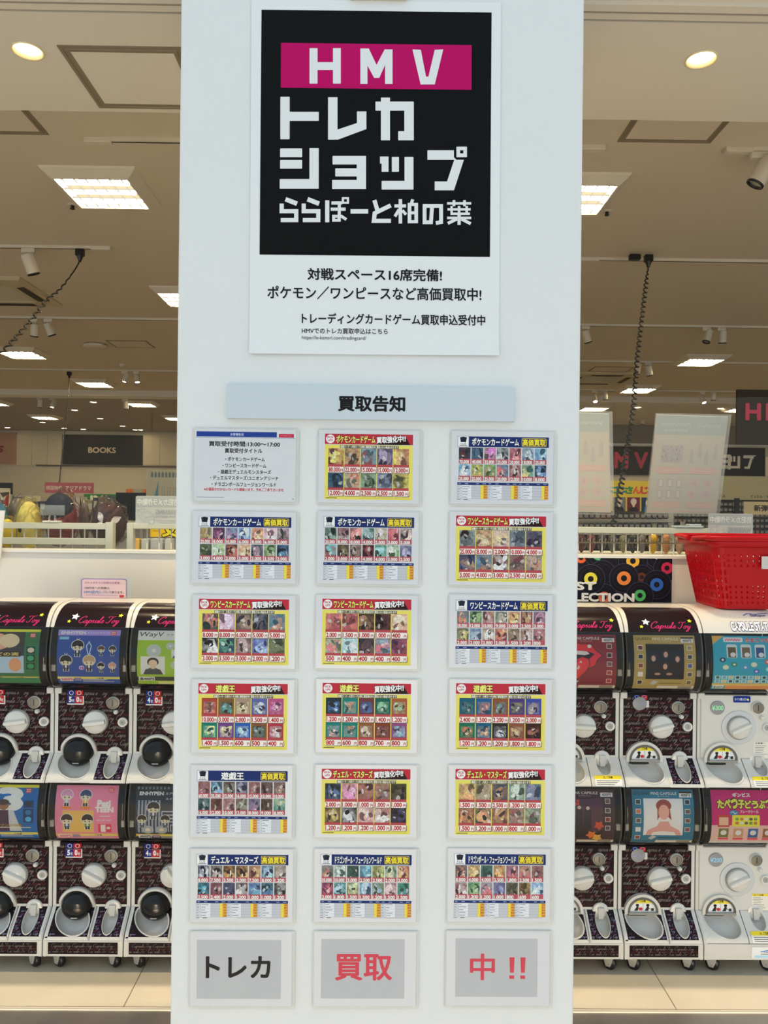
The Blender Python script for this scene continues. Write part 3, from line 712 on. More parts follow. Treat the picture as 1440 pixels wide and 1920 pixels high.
# the script lettering of the machines, as one pen line per letter (x, y up; x height 1)
PEN = {'C': [(1.5,1.75),(1.75,2.05),(1.55,2.3),(1.0,2.1),(0.45,1.4),(0.3,0.6),(0.6,0.1),(1.1,0.1),(1.6,0.6)],
       'a': [(0.85,0.85),(0.5,0.95),(0.12,0.5),(0.15,0.08),(0.5,0.1),(0.85,0.85),(0.75,0.15),(1.0,0.12),(1.2,0.4)],
       'p': [(0.0,0.4),(0.4,0.95),(0.1,-0.2),(-0.15,-0.95),(0.2,0.5),(0.6,0.95),(0.85,0.6),(0.6,0.1),(0.3,0.1)],
       's': [(0.0,0.4),(0.45,0.95),(0.5,0.5),(0.45,0.1),(0.15,0.08),(0.5,0.1),(0.8,0.4)],
       'u': [(0.1,0.6),(0.35,0.9),(0.2,0.3),(0.35,0.05),(0.7,0.4),(0.95,0.95),(0.85,0.2),(1.0,0.1),(1.2,0.4)],
       'l': [(0.0,0.4),(0.5,1.5),(0.6,2.1),(0.4,2.0),(0.2,0.8),(0.25,0.1),(0.6,0.35)],
       'e': [(0.0,0.35),(0.5,0.6),(0.6,0.9),(0.35,0.9),(0.15,0.45),(0.3,0.05),(0.8,0.4)],
       'T': [(0.2,1.7),(0.1,2.1),(0.6,2.2),(1.3,2.05),(1.8,2.3)], 't': [(1.1,2.1),(0.9,1.0),(0.55,0.15),(0.1,0.1),(0.0,0.4)],
       'o': [(0.5,0.95),(0.12,0.5),(0.25,0.05),(0.65,0.3),(0.7,0.8),(0.5,0.95),(0.8,0.8),(1.0,0.85)],
       'y': [(0.1,0.6),(0.35,0.9),(0.25,0.3),(0.5,0.1),(0.9,0.95),(0.6,-0.3),(0.2,-0.95),(0.0,-0.7),(0.6,0.0),(1.0,0.4)]}
ADV = (('C',0,1.55),('a',0,1.1),('p',0,0.95),('s',0,0.8),('u',0,1.1),('l',0,0.6),('e',0,0.85),(' ',0,0.55),('T',0,0.0),('t',0,1.35),('o',0,0.9),('y',0,1.2))
def script(pg, u0, v0, u1, c, aspect, L=2, wd=0.16, ok=None):
    """'Capsule Toy' in flowing script from (u0, v0 = base line) to u1; aspect = sheet width / height; ok(u, v) keeps a letter"""
    k = (u1-u0)/11.0; x = 0
    for ch, _, adv in ADV:
        if ch in PEN:
            q = [(u0+p.x*k, v0-p.y*k*aspect) for p in catmull([(p[0]+x+0.25*p[1], p[1], 0) for p in PEN[ch]], 3)]
            if ok is None or all(ok(*p) for p in q): pg.stroke(q, wd*k, c, L)
        x += adv

# ---- pieces shared by all black machines
def plate_hole(mb, rect, ell, f, m, depth, mbowl, off=0.0012, N=28, rim=None):
    """sheet over the sloping tray (rect = x0,t0,x1,t1 on the outline f) with an oval opening and the bowl sunk into it"""
    x0, t0, x1, t1 = rect; cx, ct, rx, rt, lean = ell
    def P(x, t, d=0.0):
        y, z, ny, nz = f(t); return (x, y+ny*(off+d), z+nz*(off+d))
    inn, out_ = [], []
    corners = [math.atan2((t-ct)/rt, (x-cx)/rx) % (2*pi) for x in (x0, x1) for t in (t0, t1)]
    angs = sorted(set([2*pi*i/N for i in range(N)]+corners))
    for a in angs:
        dx, dt = rx*cos(a), rt*sin(a); s = 1e9
        if dx > 1e-9: s = min(s, (x1-cx)/dx)
        if dx < -1e-9: s = min(s, (x0-cx)/dx)
        if dt > 1e-9: s = min(s, (t1-ct)/dt)
        if dt < -1e-9: s = min(s, (t0-ct)/dt)
        r = min(1, s*0.98)
        inn.append((cx+dx*r+lean*sin(a)*r, ct+dt*r)); out_.append((cx+dx*s, ct+dt*s))
    n = len(angs)
    rings = []
    for q in (0, 0.25, 0.5, 0.75, 1):
        rings.append([P(a[0]*(1-q)+b_[0]*q, a[1]*(1-q)+b_[1]*q) for a, b_ in zip(out_, inn)])
    mb.loft(rings, m, None, True, False)
    B = []
    for q, d in ((1.0, 0.0), (0.97, depth*0.5), (0.85, depth*0.85), (0.55, depth), (0.002, depth*1.02)):
        B.append([P(cx+(p[0]-cx)*q, ct+0.15*(1-q)*0+(p[1]-ct)*q, -d) for p in inn])
    mb.loft(B, mbowl, None, True, False, True)
    if rim:
        mb.loft([[P(cx+(p[0]-cx)*q, ct+(p[1]-ct)*q, d) for p in inn] for q, d in ((1.06, 0.0), (1.05, 0.002), (1.0, 0.0022), (0.97, 0.0))], rim, None, True, False, True)

def casters(parent):
    F = -0.115/ZS; R_ = 0.0245
    for x, y in ((-0.100, 0.028), (0.105, 0.028), (-0.105, 0.255), (0.105, 0.255)):
        cz = F+R_+0.0004; top = -0.058
        mb = MB()
        for s_ in (-1, 1):
            a, b_ = sorted((x+s_*0.0160, x+s_*0.0130)); mb.prism([(y-0.012, top), (y+0.034, top), (y+0.018, cz-0.010), (y+0.002, cz-0.010), (y-0.004, cz+0.004)], a, b_, mat('caster_steel', (0.55,0.53,0.48), 0.35, metal=0.3), 'x')
        mb.box((x-0.0155, y-0.004, top-0.003), (x+0.0155, y+0.030, top), CHROME)
        sw = radians(58+9*sin(31*x+7*y)); px_, py_ = x, y+0.010
        def swivel(q): q.v = [(px_+(vx-px_)*cos(sw)-(vy-py_)*sin(sw), py_+(vx-px_)*sin(sw)+(vy-py_)*cos(sw), vz) for vx, vy, vz in q.v]; return q
        fork = swivel(mb).build('caster_fork', parent)
        w_ = MB()
        rings = [[(x+a, y+0.008+r*cos(2*pi*i/24), cz+r/ZS*sin(2*pi*i/24)) for i in range(24)] for a, r in ((-0.011, 0.002), (-0.011, R_-0.005), (-0.007, R_), (0.007, R_), (0.011, R_-0.005), (0.011, 0.002))]
        w_.loft(rings, BLACK, None, True, True, True)
        for s_ in (-1, 1): w_.box((x+s_*0.016-0.001, y+0.004, cz-0.003), (x+s_*0.016+0.001, y+0.011, cz+0.003), GREY)
        swivel(w_).build('caster_wheel', fork)

def frame(upper, Z):
    """white moulded shell: two side cheeks along the outline, top, back; a dark inner core"""
    mb = MB()
    base = [(0.0, 0.0)] if upper else [(-0.003, -0.06), (-0.002, -0.001)]
    out = base+TRAY[0 if upper else 0:]+[(0.082, 0.340)]
    topz = 0.671 if upper else 0.592
    cheek = out+[(BACK, 0.340), (BACK, base[0][1])]
    for s_ in (-1, 1):
        a, b_ = sorted((s_*HW, s_*(HW-0.0125)))
        mb.prism(cheek, a, b_, BODY, 'x')
        for z0 in (0.322,):      # little corner brackets under the drum
            mb.bbox((min(s_*HW, s_*(HW-0.026)), 0.076, z0), (max(s_*HW, s_*(HW-0.026)), 0.09, z0+0.024), 0.002, BODY)
    # core fills between the cheeks, behind front panel, tray and drum
    core = [(0.09, 0.0), (0.09, 0.345), (0.15, 0.36), (0.15, 0.57), (0.10 if not upper else 0.15, topz-0.02), (BACK, topz-0.02), (BACK, 0.0)]
    mb.prism(core, -HW+0.0125, HW-0.0125, DARK, 'x')
    if upper:
        hood = [ARC_H(i/14)[:2] for i in range(15)]+[(BACK, 0.671), (BACK, 0.60), (0.10, 0.60)]
        mb.prism(hood, -HW, HW, BODY, 'x')
    else:
        mb.box((-HW+0.0125, -0.0015, -0.060), (HW-0.0125, BACK, -0.0005), BODY)
    mb.box((-HW+0.012, 0.004, -0.0005), (HW-0.012, 0.09, 0.004), BODY)
    return mb

def pattern_page(M, rows, aspect, seed, cols='#6e6662 #4a1620', n=2.4):
    mb = MB(); pg = Page(mb, M, G_M, INKG); R2 = random.Random(seed); cc = cols.split()
    inside = lambda u, v: 0.005 < u < 0.995 and 0.01 < v < 0.99
    for i, (v, size) in enumerate(rows):
        c = cc[i % 2]; u = -R2.random()*0.42
        while u < 1:
            script(pg, u, v, u+size, c, aspect, 1.2 if i % 2 == 0 else 0.8, 0.155, inside); u += size*1.04
    return mb

def face_panel():
    """black printed front panel with the script running all over it"""
    M = lambda u, v, L: (-HW+0.0125+u*(2*HW-0.025), 0.0815-L*0.0004, 0.338-v*0.249)
    rows = [(0.085+0.066*i, 0.39) for i in range(14)]
    mb = pattern_page(M, rows, 0.2685/0.249, 3)
    mb.box((-HW+0.0125, 0.0815, 0.088), (HW-0.0125, 0.0905, 0.3395), BLKG)
    return mb
def round_part(r, depth, m, bev=0.003, n=28):
    return MB().lathe([(r, 0), (r, depth-bev), (r-bev, depth), (0.0005, depth)], m, (0,0,0), 'y', n)

MESH = {}
def inst(key, maker, name, parent, loc=None, rot=None):
    """first use builds the mesh; later machines share it"""
    if key not in MESH: o = maker().build(name, parent); MESH[key] = o.data
    else: o = bpy.data.objects.new(name, MESH[key]); COL.objects.link(o); o.parent = parent
    if loc: o.location = loc
    if rot: o.rotation_euler = rot
    return o
def mk_dial():
    return MB().lathe([(0.047, 0.0), (0.047, 0.004), (0.0455, 0.005)], GREY, n=36, axis='y').lathe([(0.0445, 0.0), (0.0445, 0.012), (0.042, 0.017), (0.0005, 0.018)], KNOB, n=36, axis='y')
def mk_grip(): return MB().loft([[(x, -d, z) for x, z in ((-0.041, -w_), (-0.02, -w_*1.5), (0.02, -w_*1.5), (0.041, -w_), (0.041, w_), (0.02, w_*1.2), (-0.02, w_*1.2), (-0.041, w_))] for d, w_ in ((0.015, 0.010), (0.026, 0.007), (0.030, 0.0045))], KNOB, None, True, True)
def mk_coin():
    mb = MB().lathe([(0.024, 0), (0.024, 0.008), (0.0215, 0.010)], KNOB, axis='y', n=28).lathe([(0.0215, 0.0), (0.0215, 0.0095), (0.018, 0.0105), (0.0005, 0.0105)], mat('coin_face', (0.22,0.20,0.16), 0.45, metal=0.4), axis='y', n=28)
    return mb.box((-0.0013, -0.0112, -0.012), (0.0013, -0.010, 0.012), BLACK)
def mk_button(): return MB().lathe([(0.0085, 0), (0.0085, 0.010), (0.006, 0.014), (0.0005, 0.015)], KNOB, axis='y', n=16)
def mk_lock(): return MB().lathe([(0.0185, 0), (0.018, 0.008), (0.0165, 0.009), (0.0105, 0.005)], KNOB, axis='y', n=24).lathe([(0.011, 0.0), (0.011, 0.006), (0.004, 0.0065), (0.0038, 0.004), (0.0003, 0.004)], GREY, axis='y', n=20)

def price_plate(kind, txt):
    mb = MB(); pg = Page(mb, lambda u, v, L: (u*0.058, -0.002-L*0.0004, -v*0.052), G_M, INKG)
    if kind == 'count':
        for u, c in ((0.0, '#16246a'), (0.5, '#a02026')):
            pg.rect(u, 0.0, u+0.5, 0.36, c, 0.2); pg.disc(u+0.25, 0.19, 0.14, '#e8d8d8' , 0.6, 0.16); pg.disc(u+0.25, 0.19, 0.11, c, 1.0, 0.13)
        mb.box((0.0, -0.0035, -0.056), (0.062, 0.0, -0.022), BODY)
        pg.rect(0.0, 0.43, 0.5, 0.98, '#16246a', 4); pg.rect(0.5, 0.43, 1.0, 0.98, '#a02026', 4)
        pg.text(txt[0], 0.12, 0.50, 0.27, 0.86, '#e8e6f0', 5, 0.05); pg.text('枚', 0.31, 0.64, 0.46, 0.88, '#b8bce0', 5, 0.02)
        pg.text(txt[1], 0.60, 0.50, 0.76, 0.86, '#f0e4e4', 5, 0.05); pg.text('枚', 0.80, 0.64, 0.95, 0.88, '#e8b8b8', 5, 0.02)
    else:
        for u, c in ((0.0, '#16246a'), (0.5, '#a02026')): pg.rect(u+0.05, 0.0, u+0.45, 0.34, c, 0.2); pg.disc(u+0.25, 0.12, 0.14, '#8890b8', 0.6, 0.12); pg.disc(u+0.25, 0.12, 0.11, c, 1.0, 0.09)
        mb.box((0.05, -0.002, -0.048), (0.062, 0.0, -0.022), BODY); mb.lathe([(0.027, 0), (0.027, 0.003), (0.025, 0.0035), (0.0005, 0.0035)], mat('lcd_grey', (0.30,0.30,0.30), 0.3), (0.026, 0, -0.033), 'y', 24)
        pg.text(txt, 0.08, 0.48, 0.82, 0.80, '#8e88a4', 5, 0.0)
    return mb

# ---- printed cards that sit behind the drum windows
def card_sheet(draw):
    M = wrap(ARC_D, -0.115, 0.115, 0.97, 0.19, -0.0062, 0.0004)
    mb = MB(); pg = Page(mb, M, G_M*1.08, INKG, 0.05); draw(pg); return mb
def figure(pg, u, v, s, hair, top, skin='#e6bfa4', loop=True):
    """little doll charm: big head, hair cap, small body (a generic printed figure)"""
    if loop: pg.stroke([(u-s*0.25, v-s*1.3), (u, v-s*0.9), (u+s*0.25, v-s*1.3)], s*0.1, '#b8c4d8', 1.5)
    pg.disc(u, v, s*1.12, '#d8dce8', 1.6, s*1.04); pg.rect(u-s*0.5, v+s*0.6, u+s*0.5, v+s*2.1, '#d8dce8', 1.6)
    pg.disc(u, v, s, hair, 2.2, s*0.94); pg.disc(u, v+s*0.30, s*0.84, skin, 2.8, s*0.62)
    pg.poly([(u-s*0.86, v+s*0.18), (u-s*0.5, v+s*0.26), (u-s*0.1, v+s*0.02), (u+s*0.3, v+s*0.24), (u+s*0.86, v+s*0.18), (u+s*0.7, v-s*0.5), (u-s*0.7, v-s*0.5)], hair, 3.3)
    for d in (-0.36, 0.36): pg.disc(u+d*s, v+s*0.46, s*0.13, '#4a3028', 3.8, s*0.14, 8)
    pg.poly([(u-s*0.42, v+s*0.85), (u+s*0.42, v+s*0.85), (u+s*0.5, v+s*1.55), (u-s*0.5, v+s*1.55)], top, 2.2)
    pg.rect(u-s*0.16, v+s*0.88, u+s*0.16, v+s*1.4, '#dcdce0', 2.6)
    pg.rect(u-s*0.38, v+s*1.5, u-s*0.05, v+s*2.05, '#22242c', 2.4); pg.rect(u+s*0.05, v+s*1.5, u+s*0.38, v+s*2.05, '#22242c', 2.4)
def maker(pg, u, v):
    pg.rrect(u, v, u+0.085, v+0.075, 0.01, '#c83038', 2); pg.text('BAN', u+0.012, v+0.012, u+0.073, v+0.034, '#f0e8e8', 3, 0.03); pg.text('DAI', u+0.012, v+0.042, u+0.073, v+0.064, '#f0e8e8', 3, 0.03)
def photo(pg, u0, v0, u1, v1, bgc, hair, top, skin='#d8b098'):
    """printed portrait photo: plain head and shoulders"""
    pg.rect(u0, v0, u1, v1, bgc, 2); w_, h_ = u1-u0, v1-v0
    pg.poly([(u0+w_*0.1, v1), (u0+w_*0.2, v0+h_*0.72), (u0+w_*0.42, v0+h_*0.62), (u0+w_*0.6, v0+h_*0.62), (u0+w_*0.82, v0+h_*0.74), (u0+w_*0.92, v1)], top, 2.6)
    pg.rect(u0+w_*0.43, v0+h_*0.5, u0+w_*0.59, v0+h_*0.68, skin, 2.8)
    pg.disc(u0+w_*0.51, v0+h_*0.30, w_*0.24, hair, 3, h_*0.24); pg.disc(u0+w_*0.51, v0+h_*0.38, w_*0.18, skin, 3.5, h_*0.2)
def legal(pg, v0, band, price, pc='#f2eaea'):
    pg.rect(0, v0, 1, v0+0.05, band, 1.5); pg.rrect(0.04, v0+0.015, 0.25, v0+0.10, 0.01, pc, 2); pg.text(price, 0.06, v0+0.03, 0.235, v0+0.088, '#c04040' if pc == '#f2eaea' else '#222', 3, 0.03)
    pg.rect(0.27, v0+0.02, 0.38, v0+0.09, '#8a7a9a', 2); pg.rect(0.40, v0+0.01, 0.98, v0+0.05, '#d8c060', 2); pg.text('ご注意', 0.62, v0+0.015, 0.74, v0+0.045, '#555', 3, 0.02)
    for i in range(3): pg.rect(0.40, v0+0.058+i*0.02, 0.40+RN.uniform(0.35, 0.55), v0+0.066+i*0.02, '#c8c0c0', 2)
def d_green(pg):
    pg.rect(0, 0, 1, 1, '#2e6a44', 0.5, n=10); pg.rect(0, 0, 1, 0.05, '#e6c838', 1); pg.rect(0, 0.05, 0.76, 0.78, '#3c3a38', 1, n=8)
    pg.disc(0.28, 0.22, 0.26, '#c89c84', 1.6, 0.15); pg.disc(0.52, 0.2, 0.16, '#e2b89a', 2, 0.12); pg.disc(0.22, 0.30, 0.12, '#8a9096', 2.4, 0.06)
    pg.rect(0.02, 0.46, 0.76, 0.77, '#9fb6c8', 1.6, n=5); pg.disc(0.62, 0.62, 0.10, '#c4906c', 2.2, 0.12); pg.disc(0.2, 0.6, 0.14, '#2a3440', 2.2, 0.14)
    pg.rrect(0.02, 0.385, 0.72, 0.475, 0.03, '#2e2416', 2.8); pg.text('ワンピの実', 0.06, 0.40, 0.68, 0.46, '#d8b060', 3.6, 0.03)
    for v, c in ((0.30, '#c8b8a8'), (0.44, '#3c9a6c'), (0.58, '#2e8a5c')): pg.rect(0.80, v, 0.94, v+0.12, '#143c28', 1.6); pg.disc(0.87, v+0.06, 0.055, c, 2.2, 0.045)
    maker(pg, 0.84, 0.07); legal(pg, 0.83, '#8a7a4a', '400円')
    pg.rect(0.3, 0.86, 1, 1, '#3c7a54', 3)
def d_blue(pg):
    pg.rect(0, 0, 1, 1, '#2c4a90', 0.5, n=10); pg.rect(0, 0, 1, 0.10, '#9a86c4', 1, n=2); pg.text('ENHYPEN', 0.05, 0.025, 0.44, 0.078, '#f0ecf6', 2, 0.05); pg.text('マスコットスイング', 0.47, 0.035, 0.83, 0.07, '#f0ecf6', 2, 0.02)
    pg.rect(0.03, 0.12, 0.18, 0.17, '#7ab0c8', 1); maker(pg, 0.85, 0.02)
    figure(pg, 0.33, 0.27, 0.095, '#26221f', '#262a3a'); figure(pg, 0.15, 0.53, 0.095, '#1c1a1c', '#262a3a'); figure(pg, 0.52, 0.53, 0.095, '#a8906a', '#262a3a')
    pg.stroke([(0.50, 0.42), (0.47, 0.28), (0.51, 0.21), (0.55, 0.28), (0.52, 0.42)], 0.016, '#a8bcd8', 1.5)
    for u, v, hc in ((0.71, 0.33, '#5a3a2c'), (0.89, 0.33, '#3a2a24'), (0.71, 0.62, '#1e1c20'), (0.89, 0.62, '#b88a74')): figure(pg, u, v, 0.058, hc, '#262a3a')
    pg.disc(0.40, 0.66, 0.045, '#b89ac8', 1.5, 0.04); pg.text('全7種', 0.37, 0.645, 0.43, 0.675, '#553070', 2.2, 0.02)
    legal(pg, 0.83, '#e0c060', '500円')
def d_lime(pg):
    pg.rect(0, 0, 1, 1, '#8fb02e', 0.5, n=10); pg.rect(0, 0, 1, 0.17, '#c9d6d0', 1, n=2); pg.text('WayV', 0.03, 0.03, 0.42, 0.13, '#24282a', 2, 0.0, shear=0.15); pg.text('アクリルチャーム', 0.46, 0.06, 0.95, 0.10, '#3c8a5c', 2, 0.02)
    for u, v, r in ((0.27, 0.35, 0.12), (0.53, 0.27, 0.07), (0.62, 0.60, 0.08), (0.85, 0.3, 0.07)): pg.disc(u, v, r, '#aab0ae', 1.4, r*0.92); pg.disc(u, v, r*0.3, '#dfe4e0', 1.8, r*0.28)
    photo(pg, 0.06, 0.45, 0.45, 0.77, '#d5d4d6', '#1c191a', '#3a3e46'); photo(pg, 0.55, 0.33, 0.75, 0.48, '#d8d6d4', '#1c191a', '#30343a'); photo(pg, 0.66, 0.66, 0.87, 0.80, '#d8d6d4', '#1c191a', '#50545a'); photo(pg, 0.82, 0.33, 1.0, 0.48, '#d8d6d4', '#1c191a', '#30343a')
    pg.rect(0, 0.82, 1, 0.90, '#3a3832', 1); pg.rrect(0.02, 0.82, 0.28, 0.90, 0.01, '#e8e4dc', 1.6); pg.text('各400円', 0.04, 0.835, 0.26, 0.888, '#222', 2.4, 0.04); pg.rect(0.33, 0.92, 0.80, 1.0, '#d6c884', 1)
def d_three(pg):
    pg.rect(0, 0, 1, 1, '#2060a0', 0.5, n=10); pg.rect(0, 0, 1, 0.05, '#e6d838', 1); pg.text('3', 0.40, 0.07, 0.72, 0.42, '#c4d4e6', 1.4, 0.06)
    pg.disc(0.16, 0.13, 0.11, '#4a8a8a', 2, 0.07); pg.disc(0.16, 0.19, 0.08, '#b08a70', 2.4, 0.07); pg.poly([(0.02, 0.28), (0.28, 0.26), (0.34, 0.6), (0.0, 0.6)], '#3a4a6a', 2)
    pg.poly([(0.30, 0.42), (0.62, 0.42), (0.76, 0.80), (0.16, 0.80)], '#b0b2b6', 2.6); pg.poly([(0.38, 0.42), (0.54, 0.42), (0.56, 0.80), (0.30, 0.80)], '#4a3048', 3.1); pg.disc(0.46, 0.33, 0.09, '#8a6450', 3, 0.09); pg.disc(0.46, 0.29, 0.09, '#4a3a30', 3.5, 0.05)
    for v, c in ((0.26, '#28303c'), (0.40, '#2c6a9a'), (0.52, '#4aa0cc')): pg.rect(0.78, v, 0.94, v+0.12, '#123a64', 1.6); pg.disc(0.86, v+0.06, 0.05, c, 2.2, 0.045)
    pg.text('ワンピの実', 0.42, 0.66, 0.76, 0.71, '#e0a838', 4, 0.03); pg.text('ワンピの実', 0.42, 0.66, 0.76, 0.71, '#e0a838', 4, 0.03); pg.rect(0.40, 0.72, 0.9, 0.735, '#e8d8a8', 4); maker(pg, 0.80, 0.06); legal(pg, 0.83, '#c8b84a', '400円')
def d_pink(pg):
    pg.rect(0, 0, 1, 1, '#cc7a94', 0.5, n=10); pg.rect(0.12, 0.42, 0.62, 0.82, '#dca65a', 1, n=5)
    for u, v, hc, tc_ in ((0.18, 0.16, '#b88aa8', '#a8a4b4'), (0.48, 0.16, '#3a4466', '#d0a838'), (0.19, 0.57, '#3c2c28', '#56648a'), (0.52, 0.57, '#2e2420', '#4c7a48')): figure(pg, u, v, 0.092, hc, tc_, loop=False)
    for u in (0.18, 0.48): pg.disc(u, 0.375, 0.09, '#d87a3c', 3.2, 0.025)
    pg.text('Peti', 0.68, 0.25, 0.88, 0.355, '#fbe6ee', 2, 0.07); pg.text('TEEN', 0.65, 0.365, 0.93, 0.445, '#fbe6ee', 2, 0.07); pg.rect(0.72, 0.51, 0.88, 0.525, '#f4d8e2', 2); pg.text('HIPHOP TEAM', 0.67, 0.575, 0.90, 0.60, '#f4d8e2', 2, 0.02)
    pg.rect(0.69, 0.66, 0.90, 0.82, '#c03a4c', 1.5); pg.rect(0.73, 0.67, 0.81, 0.81, '#e6c8c0', 2); pg.disc(0.855, 0.73, 0.03, '#f0d8dc', 2, 0.025); maker(pg, 0.84, 0.04); legal(pg, 0.85, '#d8a85a', '500円')
def d_mono(pg):
    pg.rect(0, 0, 1, 1, '#2c3038', 0.5, n=10)
    for i in range(7): pg.rect(0.04+i*0.055, 0.24, 0.07+i*0.055, 0.82, '#8a92a4', 0.9, n=4)
    for i in range(9): pg.rect(0.02+i*0.06, 0.02, 0.05+i*0.06, 0.06, '#6a7a86', 1)
    pg.text('ENHYPEN', 0.06, 0.10, 0.44, 0.155, '#eceef2', 2, 0.05); pg.text('カプセルラバーライト', 0.48, 0.11, 0.95, 0.145, '#d8dae0', 2, 0.02); pg.text('スイング', 0.48, 0.20, 0.7, 0.235, '#d8dae0', 2, 0.02)
    for i in range(5): pg.rect(0.42+i*0.035, 0.42+i*0.06, 0.78, 0.44+i*0.06, '#a8aec0', 1); pg.rect(0.42+i*0.035, 0.42+i*0.06, 0.435+i*0.035, 0.80, '#a8aec0', 1, n=3)
    for u, v, s_ in ((0.29, 0.36, 0.10), (0.11, 0.56, 0.075), (0.48, 0.56, 0.075)): figure(pg, u, v, s_, '#2a1c1a', '#38405c', loop=False)
    for u in (0.20, 0.42): pg.disc(u, 0.76, 0.095, '#989ea6', 2, 0.08); pg.disc(u, 0.76, 0.04, '#d8c0a8', 2.5, 0.035)
    pg.rect(0.66, 0.34, 0.71, 0.80, '#4a525e', 1.6); pg.disc(0.685, 0.52, 0.045, '#a8acb4', 2, 0.045); legal(pg, 0.85, '#c8a838', '400円', '#eceae4')
def pins(pg, base, head, pcs, sub='PINS CAPSULE'):
    pg.rect(0, 0, 1, 1, base, 0.5, n=10)
    if head: pg.text(head, 0.03, 0.045, 0.28, 0.095, '#2c2818' if head == 'QUEEN' else '#12303e', 1.5, 0.0)
    pg.text(sub, 0.31, 0.045, 0.73, 0.09, '#efe8dc' if head != 'QUEEN' else '#d8d0b4', 1.5, 0.01); pg.text('缶バッジコレクション', 0.42, 0.105, 0.62, 0.122, '#e0d8c8', 1.5, 0.01)
    pg.rect(0.77, 0.035, 0.97, 0.13, '#e4dcd0', 1.5); pg.rect(0.77, 0.035, 0.97, 0.06, '#2c2422', 2); pg.text('400円', 0.80, 0.07, 0.94, 0.12, '#2c2422', 2, 0.02)
    for (u, v, c) in pcs: pg.rect(u, v, u+0.085, v+0.085, '#e0d4bc', 1.4); pg.rect(u+0.008, v+0.009, u+0.077, v+0.076, c, 1.8)
    pg.rect(0, 0.92, 1, 1.0, '#c8beb0', 1.2); pg.rect(0.0, 0.92, 0.4, 0.99, base, 1.6); pg.rect(0.74, 0.925, 0.96, 1, '#8a8070', 1.8)
    pg.poly([(0.27, 0.87), (0.33, 0.80), (0.40, 0.83), (0.33, 0.90)], '#a8aaa8', 2.2); pg.rect(0.42, 0.855, 0.78, 0.868, mixh(hx(base), (0,0,0), 0.4), 1.6)
def d_tongue(pg):
    pins(pg, '#7e222e', None, [(0.84, 0.16+0.155*i, c) for i, c in enumerate(('#5c3a3a', '#4a2228', '#6a4a4c', '#a83038', '#a83038'))])
    R_ = '#d02a38'; K_ = '#2c1014'
    lips = [(0.02,0.36),(0.14,0.24),(0.26,0.20),(0.36,0.155),(0.45,0.175),(0.51,0.17),(0.60,0.19),(0.66,0.28),(0.76,0.36),(0.68,0.44),(0.64,0.54),(0.52,0.60),(0.30,0.56),(0.14,0.48)]
    def grow(P, k): cx = sum(p[0] for p in P)/len(P); cy = sum(p[1] for p in P)/len(P); return [(cx+(p[0]-cx)*k, cy+(p[1]-cy)*k) for p in P]
    pg.poly(grow(lips, 1.05), K_, 2); pg.poly(lips, R_, 2.5)
    pg.poly([(0.10,0.37),(0.24,0.31),(0.40,0.28),(0.52,0.29),(0.64,0.34),(0.56,0.42),(0.40,0.44),(0.22,0.43)], '#2a0c10', 3)
    pg.poly([(0.20,0.33),(0.30,0.29),(0.40,0.285),(0.52,0.295),(0.56,0.34),(0.48,0.36),(0.36,0.35),(0.26,0.37)], '#f0e6e2', 3.5)
    tong = [(0.10,0.42),(0.24,0.40),(0.36,0.43),(0.44,0.39),(0.54,0.43),(0.56,0.52),(0.50,0.64),(0.38,0.77),(0.26,0.82),(0.13,0.80),(0.04,0.68),(0.04,0.52)]
    pg.poly(grow(tong, 1.05), K_, 4); pg.poly(tong, '#d8303c', 4.5); pg.stroke([(0.36,0.45),(0.30,0.60),(0.22,0.74)], 0.012, K_, 5)
    pg.stroke([(0.42,0.46),(0.38,0.58),(0.30,0.70)], 0.035, '#f0b8b4', 5); pg.stroke([(0.17,0.46),(0.11,0.60),(0.10,0.70)], 0.03, '#f0b8b4', 5)
    for u in (0.32, 0.56): pg.disc(u, 0.205, 0.035, '#f0c8c4', 3.2, 0.03)
def d_gold(pg):
    pins(pg, '#a08a50', 'QUEEN', [(0.06, 0.18+0.155*i, c) for i, c in enumerate(('#5a2c34', '#2a2a30', '#7a3c28', '#e0ddd8', '#3c2420'))]+[(0.86, 0.18+0.155*i, c) for i, c in enumerate(('#8a8064', '#3a3a44', '#4a5a8a', '#4a4a3a', '#6a5a30'))])
    pg.rect(0.19, 0.155, 0.81, 0.78, '#15131a', 2, n=5)
    for u, v in ((0.31, 0.40), (0.51, 0.33), (0.70, 0.41), (0.50, 0.54)): pg.disc(u, v, 0.055, '#2e221f', 2.5, 0.075); pg.disc(u, v+0.008, 0.034, '#b89484', 3, 0.05)
    for u in (0.38, 0.57): pg.disc(u, 0.68, 0.05, '#a88474', 3, 0.022)
